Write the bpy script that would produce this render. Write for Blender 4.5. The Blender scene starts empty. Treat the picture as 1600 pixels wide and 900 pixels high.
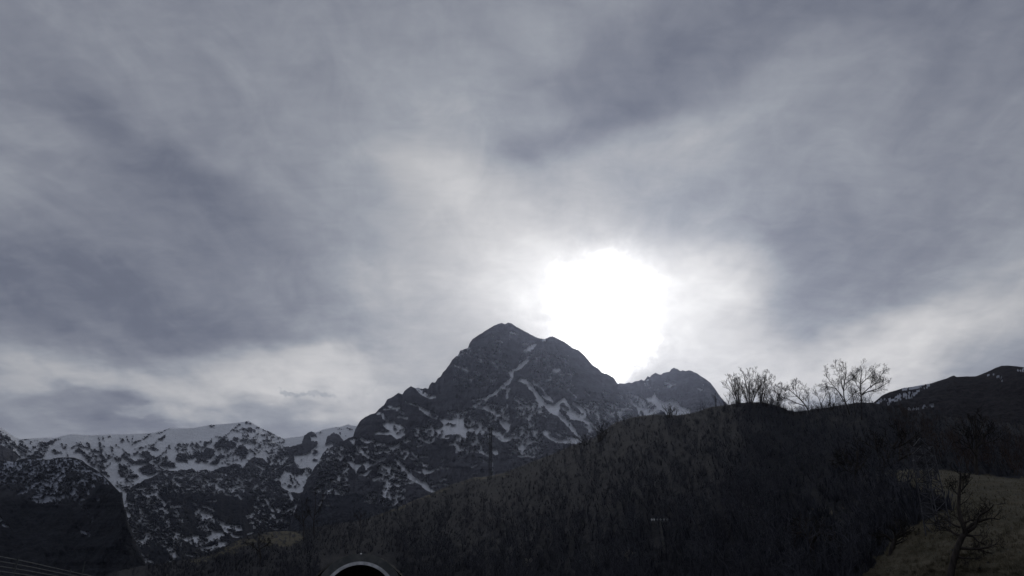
import bpy, math, random
import numpy as np
from mathutils import Vector, Matrix

# ------------------------------------------------------------------ camera
SC = bpy.context.scene
COL = SC.collection
W, H, F = 1600.0, 900.0, 1208.0           # picture size and focal length in picture units
PITCH = math.radians(22.3)
EYE = 1.5
cam_d = bpy.data.cameras.new('camera')
cam_d.sensor_width = 36.0
cam_d.lens = 36.0 * F / W
cam_d.clip_start = 0.1
cam_d.clip_end = 60000
cam = bpy.data.objects.new('camera', cam_d)
COL.objects.link(cam)
cam.location = (0, 0, EYE)
cam.rotation_euler = (math.radians(90) + PITCH, 0, 0)
SC.camera = cam
CP, SP = math.cos(PITCH), math.sin(PITCH)

def ray(px, py):
    """unit directions seen from the road for bearings given as px, py (numpy)"""
    px = np.asarray(px, float); py = np.asarray(py, float)
    x = (px - W / 2) / F
    u = (H / 2 - py) / F
    y = CP - u * SP
    z = SP + u * CP
    n = np.sqrt(x * x + y * y + z * z)
    return np.stack([x / n, y / n, z / n], -1)

def at(px, py, D):
    """point at horizontal distance D (metres) on that bearing"""
    d = ray(px, py)
    s = np.asarray(D, float) / np.hypot(d[..., 0], d[..., 1])
    p = d * s[..., None]
    p[..., 2] += EYE
    return p

# ------------------------------------------------------------------ sun, sky, exposure
SC.view_settings.view_transform = 'Standard'
SC.view_settings.look = 'None'
SC.view_settings.exposure = 0.0
SC.view_settings.gamma = 1.0
SC.render.engine = 'CYCLES'
SC.cycles.use_denoising = True
SC.cycles.max_bounces = 6
SC.cycles.volume_bounces = 0
SC.cycles.volume_step_rate = 10

sun_dir = Vector(ray(945, 486))
SUN_EL = math.asin(sun_dir.z)
SUN_AZ = math.atan2(sun_dir.x, sun_dir.y)
sl = bpy.data.lights.new('sun', 'SUN')
sl.energy = 0.5
sl.angle = math.radians(10)
sl.color = (1.0, 0.98, 0.95)
so = bpy.data.objects.new('sun', sl)
COL.objects.link(so)
so.rotation_euler = sun_dir.to_track_quat('Z', 'Y').to_euler()
so.location = (0, 0, 50)

class NT:
    """small helper for building node trees"""
    def __init__(s, tree):
        s.t = tree; s.n = tree.nodes; s.l = tree.links
    def new(s, kind, **kw):
        n = s.n.new(kind)
        for k, v in kw.items():
            setattr(n, k, v)
        return n
    def put(s, sock, v):
        if v is None:
            return
        if hasattr(v, 'is_output'):
            s.l.new(v, sock)
        else:
            sock.default_value = v
    def math(s, op, a, b=None, c=None, clamp=False):
        n = s.new('ShaderNodeMath', operation=op, use_clamp=clamp)
        for i, v in enumerate((a, b, c)):
            s.put(n.inputs[i], v)
        return n.outputs[0]
    def vec(s, op, a, b=None, scale=None):
        n = s.new('ShaderNodeVectorMath', operation=op)
        s.put(n.inputs[0], a)
        if b is not None: s.put(n.inputs[1], b)
        if scale is not None: s.put(n.inputs['Scale'], scale)
        return n.outputs['Value'] if op in ('DOT_PRODUCT', 'LENGTH') else n.outputs['Vector']
    def noise(s, v, scale, detail=4, rough=0.5, dist=0.0, color=False):
        n = s.new('ShaderNodeTexNoise')
        s.put(n.inputs['Vector'], v)
        n.inputs['Scale'].default_value = scale
        n.inputs['Detail'].default_value = detail
        n.inputs['Roughness'].default_value = rough
        n.inputs['Distortion'].default_value = dist
        return n.outputs['Color' if color else 'Fac']
    def mapping(s, v, loc=(0, 0, 0), rot=(0, 0, 0), scale=(1, 1, 1), kind='POINT'):
        n = s.new('ShaderNodeMapping', vector_type=kind)
        s.put(n.inputs['Vector'], v)
        n.inputs['Location'].default_value = loc
        n.inputs['Rotation'].default_value = rot
        n.inputs['Scale'].default_value = scale
        return n.outputs[0]
    def smooth(s, v, a, b, lo=0.0, hi=1.0):
        n = s.new('ShaderNodeMapRange', interpolation_type='SMOOTHSTEP')
        s.put(n.inputs['Value'], v)
        n.inputs['From Min'].default_value = a; n.inputs['From Max'].default_value = b
        n.inputs['To Min'].default_value = lo; n.inputs['To Max'].default_value = hi
        return n.outputs['Result']
    def ramp(s, v, stops):
        n = s.new('ShaderNodeValToRGB')
        s.put(n.inputs[0], v)
        e = n.color_ramp.elements
        while len(e) > 1: e.remove(e[-1])
        for i, (p, c) in enumerate(stops):
            el = e[0] if i == 0 else e.new(p)
            el.position = p; el.color = (c[0], c[1], c[2], 1)
        return n.outputs[0]
    def mix(s, f, a, b):
        n = s.new('ShaderNodeMix', data_type='RGBA')
        s.put(n.inputs[0], f)
        s.put(n.inputs[6], a if hasattr(a, 'is_output') else (*a, 1))
        s.put(n.inputs[7], b if hasattr(b, 'is_output') else (*b, 1))
        return n.outputs[2]

def lin(r, g, b):
    f = lambda c: (c / 255 / 12.92) if c <= 10 else ((c / 255 + 0.055) / 1.055) ** 2.4
    return (f(r), f(g), f(b))

world = bpy.data.worlds.new('World')
SC.world = world
world.use_nodes = True
world.node_tree.nodes.clear()
N = NT(world.node_tree)
STR = 0.1
dirv = N.new('ShaderNodeTexCoord').outputs['Generated']
sep = N.new('ShaderNodeSeparateXYZ'); N.l.new(dirv, sep.inputs[0])
dz = N.math('MAXIMUM', sep.outputs[2], 0.0)
# the cloud deck: a flat layer overhead, so its pattern closes up towards the horizon
inv = N.math('DIVIDE', 1.0, N.math('ADD', dz, 0.22))
cx = N.math('MULTIPLY', sep.outputs[0], inv)
cy = N.math('MULTIPLY', sep.outputs[1], inv)
comb = N.new('ShaderNodeCombineXYZ'); N.l.new(cx, comb.inputs[0]); N.l.new(cy, comb.inputs[1])
deck = comb.outputs[0]
# warp of the directions so that the cloud masses have torn edges
wn = N.noise(deck, 2.6, 5, 0.55, color=True)
wn2 = N.vec('SUBTRACT', wn, (0.5, 0.5, 0.5))
wdir = N.vec('ADD', dirv, N.vec('SCALE', wn2, scale=0.16))
wsun = N.vec('ADD', dirv, N.vec('SCALE', N.vec('SUBTRACT', N.noise(dirv, 11.0, 7, 0.64, color=True), (0.5, 0.5, 0.5)), scale=0.15))

def cloud(px, py, sx, sy, amp, rot=0.0, src=None):
    """one soft cloud mass (or gap) in the direction px, py"""
    d = Vector(ray(px, py))
    r = d.cross(Vector((0, 0, 1))).normalized()
    u = r.cross(d).normalized()
    a = math.radians(-rot)
    r2 = r * math.cos(a) + u * math.sin(a)
    u2 = u * math.cos(a) - r * math.sin(a)
    m = Matrix((r2, d, u2)).transposed()
    k = 1.9 / F * math.sqrt(1 + ((px - 800) / F) ** 2) ** -1
    v = N.mapping(wdir if src is None else src, loc=d, rot=m.to_euler(), scale=(sx * k, 1.0, sy * k), kind='TEXTURE')
    g = N.new('ShaderNodeTexGradient', gradient_type='SPHERICAL')
    N.l.new(v, g.inputs[0])
    return N.math('MULTIPLY', N.smooth(g.outputs['Fac'], 0.0, 1.0), amp)

# values are display-like (0..1) and turned into light by the ramp further down
CLOUDS = [
    (250, 265, 140, 55, -0.050, 28), (330, 345, 170, 70, -0.055, 15), (60, 490, 260, 60, -0.060, 3), (250, 420, 200, 60, -0.04, 0),
    (960, 130, 190, 50, -0.055, -22), (1110, 50, 220, 60, -0.055, -12), (860, 170, 130, 60, -0.04, -30), (1010, 330, 90, 60, -0.07, -20),
    (1270, 430, 150, 80, -0.075, -18), (1180, 360, 120, 50, -0.03, -15), (1580, 40, 150, 110, -0.05, 0), (830, 240, 60, 22, -0.08, -10),
    (500, 525, 190, 28, -0.035, 6), (190, 640, 70, 20, -0.03, 0), (20, 60, 160, 60, -0.03, 10), (1590, 290, 160, 60, -0.02, -10),
    (170, 165, 200, 50, 0.030, 12), (40, 330, 90, 60, 0.030, 20), (420, 180, 150, 50, 0.025, 15), (610, 330, 110, 110, 0.055, 20),
    (720, 290, 90, 50, 0.08, 15), (780, 340, 90, 60, 0.05, 0), (845, 195, 80, 45, 0.07, -25), (1130, 190, 190, 45, 0.055, -20),
    (430, 580, 190, 32, 0.10, 5), (620, 560, 140, 30, 0.08, 0), (640, 480, 150, 50, 0.05, 0), (60, 640, 120, 20, 0.05, 0), (280, 560, 120, 25, 0.03, 5), (1340, 560, 220, 40, 0.08, -12),
    (1500, 480, 180, 45, 0.06, -18), (1125, 500, 110, 80, 0.15, 0), (1200, 560, 150, 45, 0.09, 0), (830, 430, 110, 70, 0.12, 0), (1550, 400, 120, 50, 0.02, -10), (720, 420, 130, 80, 0.05, 0),
    (1320, 30, 330, 60, -0.085, -5), (965, 205, 80, 30, -0.10, -18), (200, 210, 120, 35, -0.045, 20), (1050, 285, 70, 35, 0.07, -15), (650, 285, 60, 40, 0.05, 15),
    (90, 450, 190, 45, -0.055, 4), (300, 480, 160, 40, -0.03, 0), (1140, 445, 70, 35, 0.12, 0), (1255, 450, 60, 60, -0.05, 0), (1500, 530, 170, 40, 0.11, -10), (1370, 590, 260, 26, 0.12, -3),
    (300, 600, 330, 26, 0.15, 3), (80, 590, 150, 26, 0.07, 0), (520, 592, 130, 36, 0.10, 0), (200, 645, 150, 16, -0.06, 3), (640, 520, 120, 30, 0.02, 0), (40, 130, 120, 50, -0.03, 0), (650, 120, 90, 50, 0.05, 30), (60, 210, 60, 30, 0.05, 20),
]
val = None
for c in CLOUDS:
    o = cloud(*c)
    val = o if val is None else N.math('ADD', val, o)
# streets of cloud running away from the viewer, and finer wisps
streak = N.noise(N.mapping(deck, rot=(0, 0, math.radians(-14)), scale=(2.1, 0.75, 1)), 1.5, 7, 0.55, 0.6)
fine = N.noise(N.mapping(deck, rot=(0, 0, math.radians(10)), scale=(1.5, 1.0, 1)), 6.0, 7, 0.62, 0.8)
tuft = N.noise(N.mapping(deck, rot=(0, 0, math.radians(8)), scale=(0.8, 1.8, 1)), 15.0, 7, 0.64, 0.7)
val = N.math('ADD', val, N.math('MULTIPLY', N.math('SUBTRACT', streak, 0.5), 0.20))
val = N.math('ADD', val, N.math('MULTIPLY', N.math('SUBTRACT', fine, 0.5), 0.17))
val = N.math('ADD', val, N.math('MULTIPLY', N.math('SUBTRACT', tuft, 0.5), 0.08))
mott = N.noise(N.mapping(deck, loc=(3.1, 1.7, 0), scale=(1.2, 0.9, 1)), 9.5, 4, 0.5, 0.4)
val = N.math('ADD', val, N.math('MULTIPLY', N.math('SUBTRACT', mott, 0.5), 0.09))
# brightening towards the hidden sun
cosang = N.vec('DOT_PRODUCT', dirv, tuple(sun_dir))
ang = N.math('ARCCOSINE', N.math('MINIMUM', cosang, 0.99999))
wide = N.math('MULTIPLY', N.math('EXPONENT', N.math('MULTIPLY', ang, -1 / math.radians(17))), 0.24)
val = N.math('ADD', val, wide)
val = N.math('ADD', val, N.math('MULTIPLY', N.math('EXPONENT', N.math('MULTIPLY', N.math('MULTIPLY', ang, ang), -1 / math.radians(7.5) ** 2)), 0.22))
val = N.math('ADD', val, 0.485)
low = N.smooth(dz, 0.05, 0.42, 0.030, 0.0)
val = N.math('ADD', val, low)
cloud_col = N.ramp(val, [(0.0, lin(58, 63, 76)), (0.40, lin(105, 110, 124)), (0.50, lin(129, 133, 144)), (0.60, lin(153, 157, 165)),
                         (0.70, lin(180, 181, 184)), (0.82, lin(210, 209, 209)), (1.0, lin(250, 249, 247))])
# blue sky showing through small rents in the deck, low on the left
sky = N.new('ShaderNodeTexSky', sky_type='NISHITA')
sky.sun_disc = False
sky.sun_elevation = SUN_EL
sky.sun_rotation = SUN_AZ
sky.altitude = 900
gapn = N.noise(deck, 5.5, 6, 0.6, 0.8)
near_gap = N.math('ADD', cloud(447, 601, 24, 7, 0.9, 12, wsun), N.math('ADD', cloud(495, 616, 28, 9, 0.9, 20, wsun), cloud(585, 607, 26, 7, 0.6, 0, wsun)))
gap = N.math('MULTIPLY', N.smooth(N.math('ADD', near_gap, N.math('MULTIPLY', gapn, 1.1)), 0.85, 1.6), 0.55)
skyc = N.vec('SCALE', sky.outputs[0], scale=0.35)
cl10 = N.vec('SCALE', cloud_col, scale=1.0 / STR)
col = N.mix(gap, cl10, skyc)
# the sun's own glare through the thin part of the deck
g1 = N.math('ADD', cloud(944, 508, 66, 70, 1.0, 0, wsun), cloud(962, 555, 46, 62, 0.9, 0, wsun))
g1 = N.math('ADD', g1, cloud(1000, 458, 36, 24, 0.45, 10, wsun))
g1 = N.math('ADD', g1, cloud(905, 440, 44, 32, 0.5, 0, wsun))
gl = N.math('MULTIPLY', N.math('POWER', N.math('MULTIPLY', g1, 1.0), 2.0), 2.0 / STR)
soft = N.math('ADD', cloud(950, 488, 82, 74, 0.60 / STR, 0, wsun), cloud(960, 430, 170, 60, 0.14 / STR, 0, wdir))
gl = N.math('ADD', gl, soft)
glare = N.vec('SCALE', (1.0, 0.985, 0.96), scale=gl)
col = N.vec('ADD', col, glare)
bg = N.new('ShaderNodeBackground')
N.l.new(col, bg.inputs[0]); bg.inputs[1].default_value = STR
wo = N.new('ShaderNodeOutputWorld'); N.l.new(bg.outputs[0], wo.inputs[0])
world.cycles.sampling_method = 'MANUAL'
world.cycles.sample_map_resolution = 1024

# ------------------------------------------------------------------ numpy noise and traced shapes
def _hash(ix, iy, seed):
    h = (ix.astype(np.int64) * 374761393 + iy.astype(np.int64) * 668265263 + seed * 974634777) & 0x7fffffff
    h = ((h ^ (h >> 13)) * 1274126177) & 0x7fffffff
    h = h ^ (h >> 16)
    return (h & 0xffff) / 65535.0 * 2 * np.pi

def perlin(x, y, seed=0):
    ix = np.floor(x); iy = np.floor(y)
    fx = x - ix; fy = y - iy
    u = fx * fx * fx * (fx * (fx * 6 - 15) + 10); v = fy * fy * fy * (fy * (fy * 6 - 15) + 10)
    def g(dx, dy):
        a = _hash(ix + dx, iy + dy, seed)
        return np.cos(a) * (fx - dx) + np.sin(a) * (fy - dy)
    a = g(0, 0); b = g(1, 0); c = g(0, 1); d = g(1, 1)
    return ((a + u * (b - a)) * (1 - v) + (c + u * (d - c)) * v) * 1.5

def fbm(x, y, octv=5, seed=0, gain=0.5, ridged=False):
    s = np.zeros(np.broadcast(x, y).shape); amp = 1.0; tot = 0.0
    for i in range(octv):
        n = perlin(x, y, seed + i * 17)
        if ridged: n = 1 - 2 * np.abs(n)
        s += n * amp; tot += amp
        amp *= gain; x = x * 2.03 + 3.1; y = y * 2.03 + 7.7
    return s / tot

def seg_dist(X, Y, a, b):
    ax, ay = a; bx, by = b
    dx, dy = bx - ax, by - ay
    L = dx * dx + dy * dy + 1e-9
    t = np.clip(((X - ax) * dx + (Y - ay) * dy) / L, 0, 1)
    return np.hypot(X - ax - t * dx, Y - ay - t * dy)

def poly_sd(X, Y, pts):
    """signed distance, positive inside"""
    d = np.full(X.shape, 1e9); ins = np.zeros(X.shape, bool)
    n = len(pts)
    for i in range(n):
        a = pts[i]; b = pts[(i + 1) % n]
        d = np.minimum(d, seg_dist(X, Y, a, b))
        c = (a[1] > Y) != (b[1] > Y)
        xx = a[0] + (Y - a[1]) / (b[1] - a[1] + 1e-12) * (b[0] - a[0])
        ins ^= c & (X < xx)
    return np.where(ins, d, -d)

class Patch:
    """features drawn at 7.5 times size from an origin"""
    def __init__(s): s.f = []
    def z(s, x0, y0, text):
        """each line: 'l w d  x,y x,y ...' a band of width w, 'p d x,y ...' an area; d = how closed the snow is"""
        for ln in text.strip().splitlines():
            t = ln.split()
            if not t: continue
            if t[0] == 'l':
                w, d, pts = float(t[1]) / 7.5 / 2, float(t[2]), t[3:]
            else:
                w, d, pts = 0.0, float(t[1]), t[2:]
            P = []
            for q in pts:
                a, b = q.split(','); P.append((x0 + float(a) / 7.5, y0 + float(b) / 7.5))
            s.f.append((t[0], w, d, P))
    def eval(s, X, Y, N2, soft=1.0, grow=0.0, fray=0.0, dens=1.0):
        """X, Y warped coordinates; N2 noise 0..1 for the broken areas -> 0..1"""
        out = np.zeros(X.shape)
        for kind, w, d, P in s.f:
            xs = [p[0] for p in P]; ys = [p[1] for p in P]
            m = w + 4
            I = np.nonzero((X > min(xs) - m) & (X < max(xs) + m) & (Y > min(ys) - m) & (Y < max(ys) + m))
            if not len(I[0]): continue
            x = X[I]; y = Y[I]
            if kind == 'l':
                dd = np.full(x.shape, 1e9)
                if len(P) == 1: dd = np.hypot(x - P[0][0], y - P[0][1])
                for a, b in zip(P[:-1], P[1:]):
                    dd = np.minimum(dd, seg_dist(x, y, a, b))
                sd = w - dd
            else:
                sd = poly_sd(x, y, P)
            v = np.clip(0.5 + (sd + grow + fray * (N2[I] - 0.5)) / soft, 0, 1)
            if d < 0.98:
                th = 1 - d ** dens
                v = v * np.clip((N2[I] - th) / 0.11 + 0.5, 0, 1)
            out[I] = np.maximum(out[I], v)
        return out

def interp(pts):
    xs = np.array([p[0] for p in pts], float); ys = np.array([p[1] for p in pts], float)
    return lambda q: np.interp(q, xs, ys)

def mesh_grid(name, V, mat, attrs=None, smooth=True):
    """V: (rows, cols, 3) -> one sheet"""
    r, c = V.shape[:2]
    me = bpy.data.meshes.new(name)
    me.vertices.add(r * c)
    me.vertices.foreach_set('co', V.reshape(-1).astype(np.float32))
    idx = np.arange(r * c).reshape(r, c)
    q = np.stack([idx[:-1, :-1], idx[1:, :-1], idx[1:, 1:], idx[:-1, 1:]], -1).reshape(-1, 4)
    n = len(q)
    me.loops.add(n * 4); me.polygons.add(n)
    me.loops.foreach_set('vertex_index', q.reshape(-1).astype(np.int32))
    me.polygons.foreach_set('loop_start', np.arange(0, n * 4, 4, dtype=np.int32))
    me.polygons.foreach_set('use_smooth', np.full(n, smooth, dtype=bool))
    for k, a in (attrs or {}).items():
        at_ = me.attributes.new(k, 'FLOAT', 'POINT')
        at_.data.foreach_set('value', a.reshape(-1).astype(np.float32))
    me.update(); me.validate()
    me.materials.append(mat)
    o = bpy.data.objects.new(name, me)
    COL.objects.link(o)
    return o

# ------------------------------------------------------------------ materials
def material(name, base=None, rough=0.9):
    m = bpy.data.materials.new(name); m.use_nodes = True
    t = NT(m.node_tree)
    b = t.n['Principled BSDF']
    b.inputs['Roughness'].default_value = rough
    b.inputs['Specular IOR Level'].default_value = 0.15
    if base: b.inputs['Base Color'].default_value = (*base, 1)
    return m, t, b

def bump(t, b, h, dist, strength=0.6):
    n = t.new('ShaderNodeBump')
    n.inputs['Strength'].default_value = strength; n.inputs['Distance'].default_value = dist
    t.l.new(h, n.inputs['Height']); t.l.new(n.outputs[0], b.inputs['Normal'])

def rock_material(name, dark, light, forest=(0.03, 0.032, 0.03), sc=1.0, snowcol=(0.95, 0.965, 0.985)):
    m, t, b = material(name, rough=0.92)
    pos = t.new('ShaderNodeNewGeometry').outputs['Position']
    n1 = t.noise(t.mapping(pos, scale=(1, 1, 1.8)), 0.006 * sc, 8, 0.62, 0.5)
    n2 = t.noise(t.mapping(pos, scale=(1, 1, 0.45)), 0.035 * sc, 7, 0.65)
    strata = t.noise(t.mapping(pos, rot=(0.25, 0.35, 0), scale=(0.3, 0.3, 2.2)), 0.02 * sc, 6, 0.6, 0.3)
    f = t.math('ADD', t.math('MULTIPLY', n1, 0.45), t.math('ADD', t.math('MULTIPLY', n2, 0.35), t.math('MULTIPLY', strata, 0.3)))
    rc = t.mix(t.smooth(f, 0.40, 0.70), dark, light)
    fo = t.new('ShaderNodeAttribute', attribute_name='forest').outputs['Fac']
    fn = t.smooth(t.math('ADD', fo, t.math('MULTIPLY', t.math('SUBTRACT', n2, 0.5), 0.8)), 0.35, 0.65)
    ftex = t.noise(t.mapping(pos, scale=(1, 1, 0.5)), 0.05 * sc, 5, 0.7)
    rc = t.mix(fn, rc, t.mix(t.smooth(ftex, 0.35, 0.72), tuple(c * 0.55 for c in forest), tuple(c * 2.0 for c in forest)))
    sn = t.new('ShaderNodeAttribute', attribute_name='snow').outputs['Fac']
    fine = t.noise(pos, 0.11 * sc, 6, 0.7)
    sf = t.smooth(t.math('ADD', sn, t.math('MULTIPLY', t.math('SUBTRACT', fine, 0.5), 0.7)), 0.30, 0.52)
    sv = t.mix(t.smooth(n1, 0.35, 0.7), snowcol, tuple(c * 0.93 for c in snowcol))
    t.l.new(t.mix(sf, rc, sv), b.inputs['Base Color'])
    bump(t, b, t.math('ADD', n2, strata), 26 / sc, 1.0)
    return m

# ------------------------------------------------------------------ the mountains
def massif(name, x0, x1, sky, base_y, d_top, d_bot, mat, step=1.0, rows=280, jag=1.2, relief=90, patch=None, holes=None,
           seed=0, forest_line=None, back=14, dust=None, warp=2.2, gamma=1.0, jag_scale=9.0, dens=1.0, wig=0.0):
    px = np.arange(x0, x1 + step, step)
    f_sky = interp(sky)
    sy = f_sky(px) - jag * fbm(px / jag_scale, px * 0 + seed, 4, seed + 5, 0.6)
    ft = np.concatenate([np.linspace(0, 1, rows)])
    base = base_y(px) if callable(base_y) else np.full(px.shape, float(base_y))
    PY = sy[None, :] + ft[:, None] * (base - sy)[None, :]
    PX = np.broadcast_to(px, PY.shape) + wig * fbm(PY / 10, PY * 0 + 3.3, 4, seed + 61, 0.6) * np.clip(ft * 6, 0, 1)[:, None]
    dt = d_top(px) if callable(d_top) else np.full(px.shape, float(d_top))
    db = d_bot(px) if callable(d_bot) else np.full(px.shape, float(d_bot))
    D = dt[None, :] + (db - dt)[None, :] * ft[:, None] ** gamma
    # snow
    wx = warp * fbm(PX / 9, PY / 9, 4, seed + 31, 0.6); wy = warp * fbm(PX / 9, PY / 9, 4, seed + 77, 0.6)
    tx = PX + 14 * fbm(PX / 40, PY / 40, 3, seed + 8)
    n2 = 0.55 * fbm(PX / 4.5, PY / 3.0, 4, seed + 3, 0.56) + 0.6 * fbm((tx + 0.6 * PY) / 10.0, (PY - 0.6 * tx) / 2.8, 4, seed + 4, 0.55)
    rw = fbm((PX + 5 * wx + 0.5 * PY) / 12.0, (PY - 0.35 * PX + 5 * wy) / 6.5, 3, seed + 6, 0.5, True)
    n2 = 0.45 * n2 / n2.std() + 0.75 * (rw - rw.mean()) / rw.std()
    n2 = 0.5 + 0.5 * np.tanh(n2 / max(1e-6, n2.std()) * 0.9)
    snow = np.zeros(PX.shape)
    if patch is not None:
        snow = patch.eval(PX + wx, PY + wy, n2, 0.6, 0.50, 0.8, dens)
    if dust is not None:
        snow = np.maximum(snow, dust(PX + wx, PY + wy, n2))
    if holes is not None:
        snow = snow * (1 - holes.eval(PX + 1.6 * wx, PY + 1.6 * wy, 1 - n2, 0.7, -0.1, 2.4, 1.25))
    # relief: buttresses and gullies, snow lying in the hollows
    r1 = fbm(PX / 95 + 0.35 * PY / 95, PY / 170, 5, seed + 11, 0.5, True)
    r2 = fbm(PX / 22 + 0.2 * PY / 22, PY / 30, 5, seed + 13, 0.55, True)
    r3 = fbm(PX / 6.5, PY / 6.5, 3, seed + 19, 0.6)
    rock = 1 - 0.75 * snow
    rel = -relief * (r1 * 0.9 + 0.42 * r2 * rock + 0.085 * r3 * rock) + relief * 0.22 * snow
    edge = np.clip(ft * 14, 0, 1)[:, None]
    D = D + rel * (0.35 + 0.65 * edge)
    V = at(PX, PY, D)
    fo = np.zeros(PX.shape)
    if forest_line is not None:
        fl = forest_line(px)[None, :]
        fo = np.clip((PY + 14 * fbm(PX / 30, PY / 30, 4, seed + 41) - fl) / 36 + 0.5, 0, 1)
    # the far side falls away behind the crest
    top = V[0]
    hd = top.copy(); hd[:, 2] = 0; hd /= np.linalg.norm(hd, axis=1)[:, None]
    bk = []
    k = np.arange(back, 0, -1) / back
    for q in k:
        off = q ** 1.3 * np.maximum(top[:, 2], 1) * 1.5
        p = top + hd * off[:, None]
        p[:, 2] = top[:, 2] - off * 0.72 + relief * 0.25 * fbm(px / 30, px * 0 + q * 4, 3, seed + 51) * min(1, q * 6)
        p[:, 2] = np.maximum(p[:, 2], -4.0)
        bk.append(p)
    V[..., 2] = np.maximum(V[..., 2], -4.0)
    V = np.concatenate([np.array(bk), V], 0)
    z = np.zeros((back, len(px)))
    snow = np.concatenate([z + (snow[0] * 0.6)[None, :], snow], 0)
    fo = np.concatenate([z, fo], 0)
    o = mesh_grid(name, V, mat, {'snow': snow, 'forest': fo})
    o['kind'] = 'structure'
    return o

S_MAIN = Patch(); H_MAIN = Patch(); S_RIGHT = Patch(); S_LEFT = Patch(); H_LEFT = Patch(); S_BUT = Patch(); S_FAR = Patch()
# upper left shoulder of the big mountain
S_MAIN.z(540, 590, '''
p 0.8 820,120 870,130 960,195 1055,215 1050,248 985,245 900,210 850,165
l 9 0.9 430,372 515,370
l 26 0.8 505,335 560,360 625,350
l 18 0.85 605,385 672,418
l 18 0.85 620,462 720,470
l 18 0.9 372,418 430,422 445,465 492,503
l 11 0.95 705,285 800,310 885,352
l 34 0.85 885,360 935,392
l 44 0.62 945,405 1055,460
p 0.98 430,530 570,518 710,600 650,605 565,550 545,590 560,625 600,660 690,645 700,662 650,695 595,718 545,665 350,662 338,640 450,640 520,622 450,575
l 26 0.9 188,712 240,752 330,745 402,778
l 22 0.9 440,780 500,802 600,812 645,768
l 12 0.9 410,830 470,862 522,856
p 0.98 55,735 112,728 92,785
l 22 0.98 175,840 205,895
p 1 1100,475 1140,482 1280,482 1340,472 1392,448 1378,520 1392,580 1422,610 1412,712 1330,662 1250,657 1180,662 1145,685 1110,690 1048,600 1130,572 1150,540
l 22 0.95 1010,740 1105,655
l 26 0.8 1115,690 1200,695
l 26 0.9 1230,770 1310,800 1332,850 1385,818
l 22 0.9 650,885 725,840
l 12 0.9 840,806 900,790
l 10 0.8 820,722 862,600
l 14 0.9 930,738 980,768
l 30 0.7 695,740 745,742
p 0.42 760,600 1010,560 1040,640 1000,760 850,760
p 0.4 520,540 640,540 700,640 560,640
l 14 0.8 860,590 900,590
l 18 0.9 1010,640 1020,670
l 16 0.85 990,520 1020,540
p 0.28 100,800 600,760 700,895 60,895
''')
H_MAIN.z(540, 590, '''
l 10 1 1170,545 1290,543
l 8 1 1060,720 1130,620
l 14 1 1235,690
''')
S_MAIN.z(460, 690, '''
l 18 0.7 512,130 522,190
l 14 0.9 572,150 540,212
l 10 0.9 640,165 672,165 700,215
l 24 0.95 772,92 800,140 862,178
l 16 0.95 895,188 960,218 1045,212
l 12 0.9 1030,190 1065,192
p 0.95 605,235 680,230 722,272 800,248 872,228 862,258 920,270 1045,208 950,262 885,292 842,325 820,272 790,268 732,318 722,372 690,312 650,275
l 22 0.95 818,398 892,330
l 16 0.8 755,382 805,388
l 9 0.9 570,362 632,320
l 14 1 588,512 642,494
l 22 1 525,440
l 24 1 615,430
l 14 1 590,465
l 11 1 212,577 288,555
l 10 0.9 395,585 428,548
l 16 0.95 288,742 350,640
l 12 0.95 275,458 335,428
l 22 0.9 490,598 552,618
l 16 1 485,570
l 18 1 535,575
l 12 1 580,588
l 10 0.8 370,735 415,746
l 28 0.75 935,445 1000,418
l 20 0.95 1000,340 1020,368 1055,380
l 20 0.8 1040,295 1135,302
l 22 0.9 1150,370 1275,442
l 34 0.9 1078,440 1085,480
l 24 0.95 1058,508 1122,522
l 14 0.8 1130,480 1235,502
l 15 0.8 1300,482 1372,464
l 34 0.95 1190,208 1262,290 1320,350
l 36 1 1320,350 1400,440 1500,492
l 36 0.85 1040,580 1062,660
l 12 0.6 1055,670 1045,770
l 22 0.85 1100,590 1115,660
l 16 0.8 1200,548 1190,685
l 20 0.7 1245,668 1282,650
l 12 0.5 1240,670 1235,755
l 10 0.6 865,682 942,680
l 16 0.9 860,418
p 0.32 980,260 1300,260 1420,470 1200,520 990,470
l 30 0.7 1105,330 1110,400
p 0.25 1000,540 1300,540 1260,740 1030,760
p 0.16 300,60 600,60 640,620 250,620
p 0.35 860,600 960,600 960,720 820,720
l 14 0.8 640,140
l 16 0.9 715,128 750,142
''')
S_MAIN.z(620, 690, '''
l 32 1 5,228 110,342 190,430 280,480 350,548 455,602
l 18 0.9 60,125 112,98 132,140 92,202 50,172 60,125
l 11 0.9 170,115 262,212 295,252
l 10 0.9 280,172 362,182
l 12 1 350,115
l 26 0.9 318,278 352,268
l 26 0.8 198,248 232,262
l 18 0.9 175,190 202,202
p 1 303,318 350,306 362,345 402,338 465,308 440,338 385,372 320,388 308,360
l 16 0.9 180,320 275,358
l 32 0.95 300,478 340,490 352,525
l 6 0.9 330,400 330,470
l 8 0.9 380,478 412,463
l 12 0.95 410,518 522,490
l 12 0.9 508,452 540,428 572,440
l 14 0.95 560,493 612,516
l 12 0.8 500,290 550,322 595,315
l 16 0.9 532,215
l 16 1 480,325
l 28 0.9 630,30 690,30 722,92 782,74
l 10 0.9 720,187 762,160
l 12 0.9 962,8 992,92
l 22 0.95 970,108 1072,162
l 12 0.9 870,100 895,112
l 16 0.9 882,25 890,60
l 50 0.95 1140,105 1160,130
l 18 0.8 980,188 1020,237 1062,225
l 16 0.55 1110,230 1132,385
l 20 0.8 880,292 932,262
l 12 0.9 1415,167 1500,167
l 14 0.9 1050,420
''')
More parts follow.
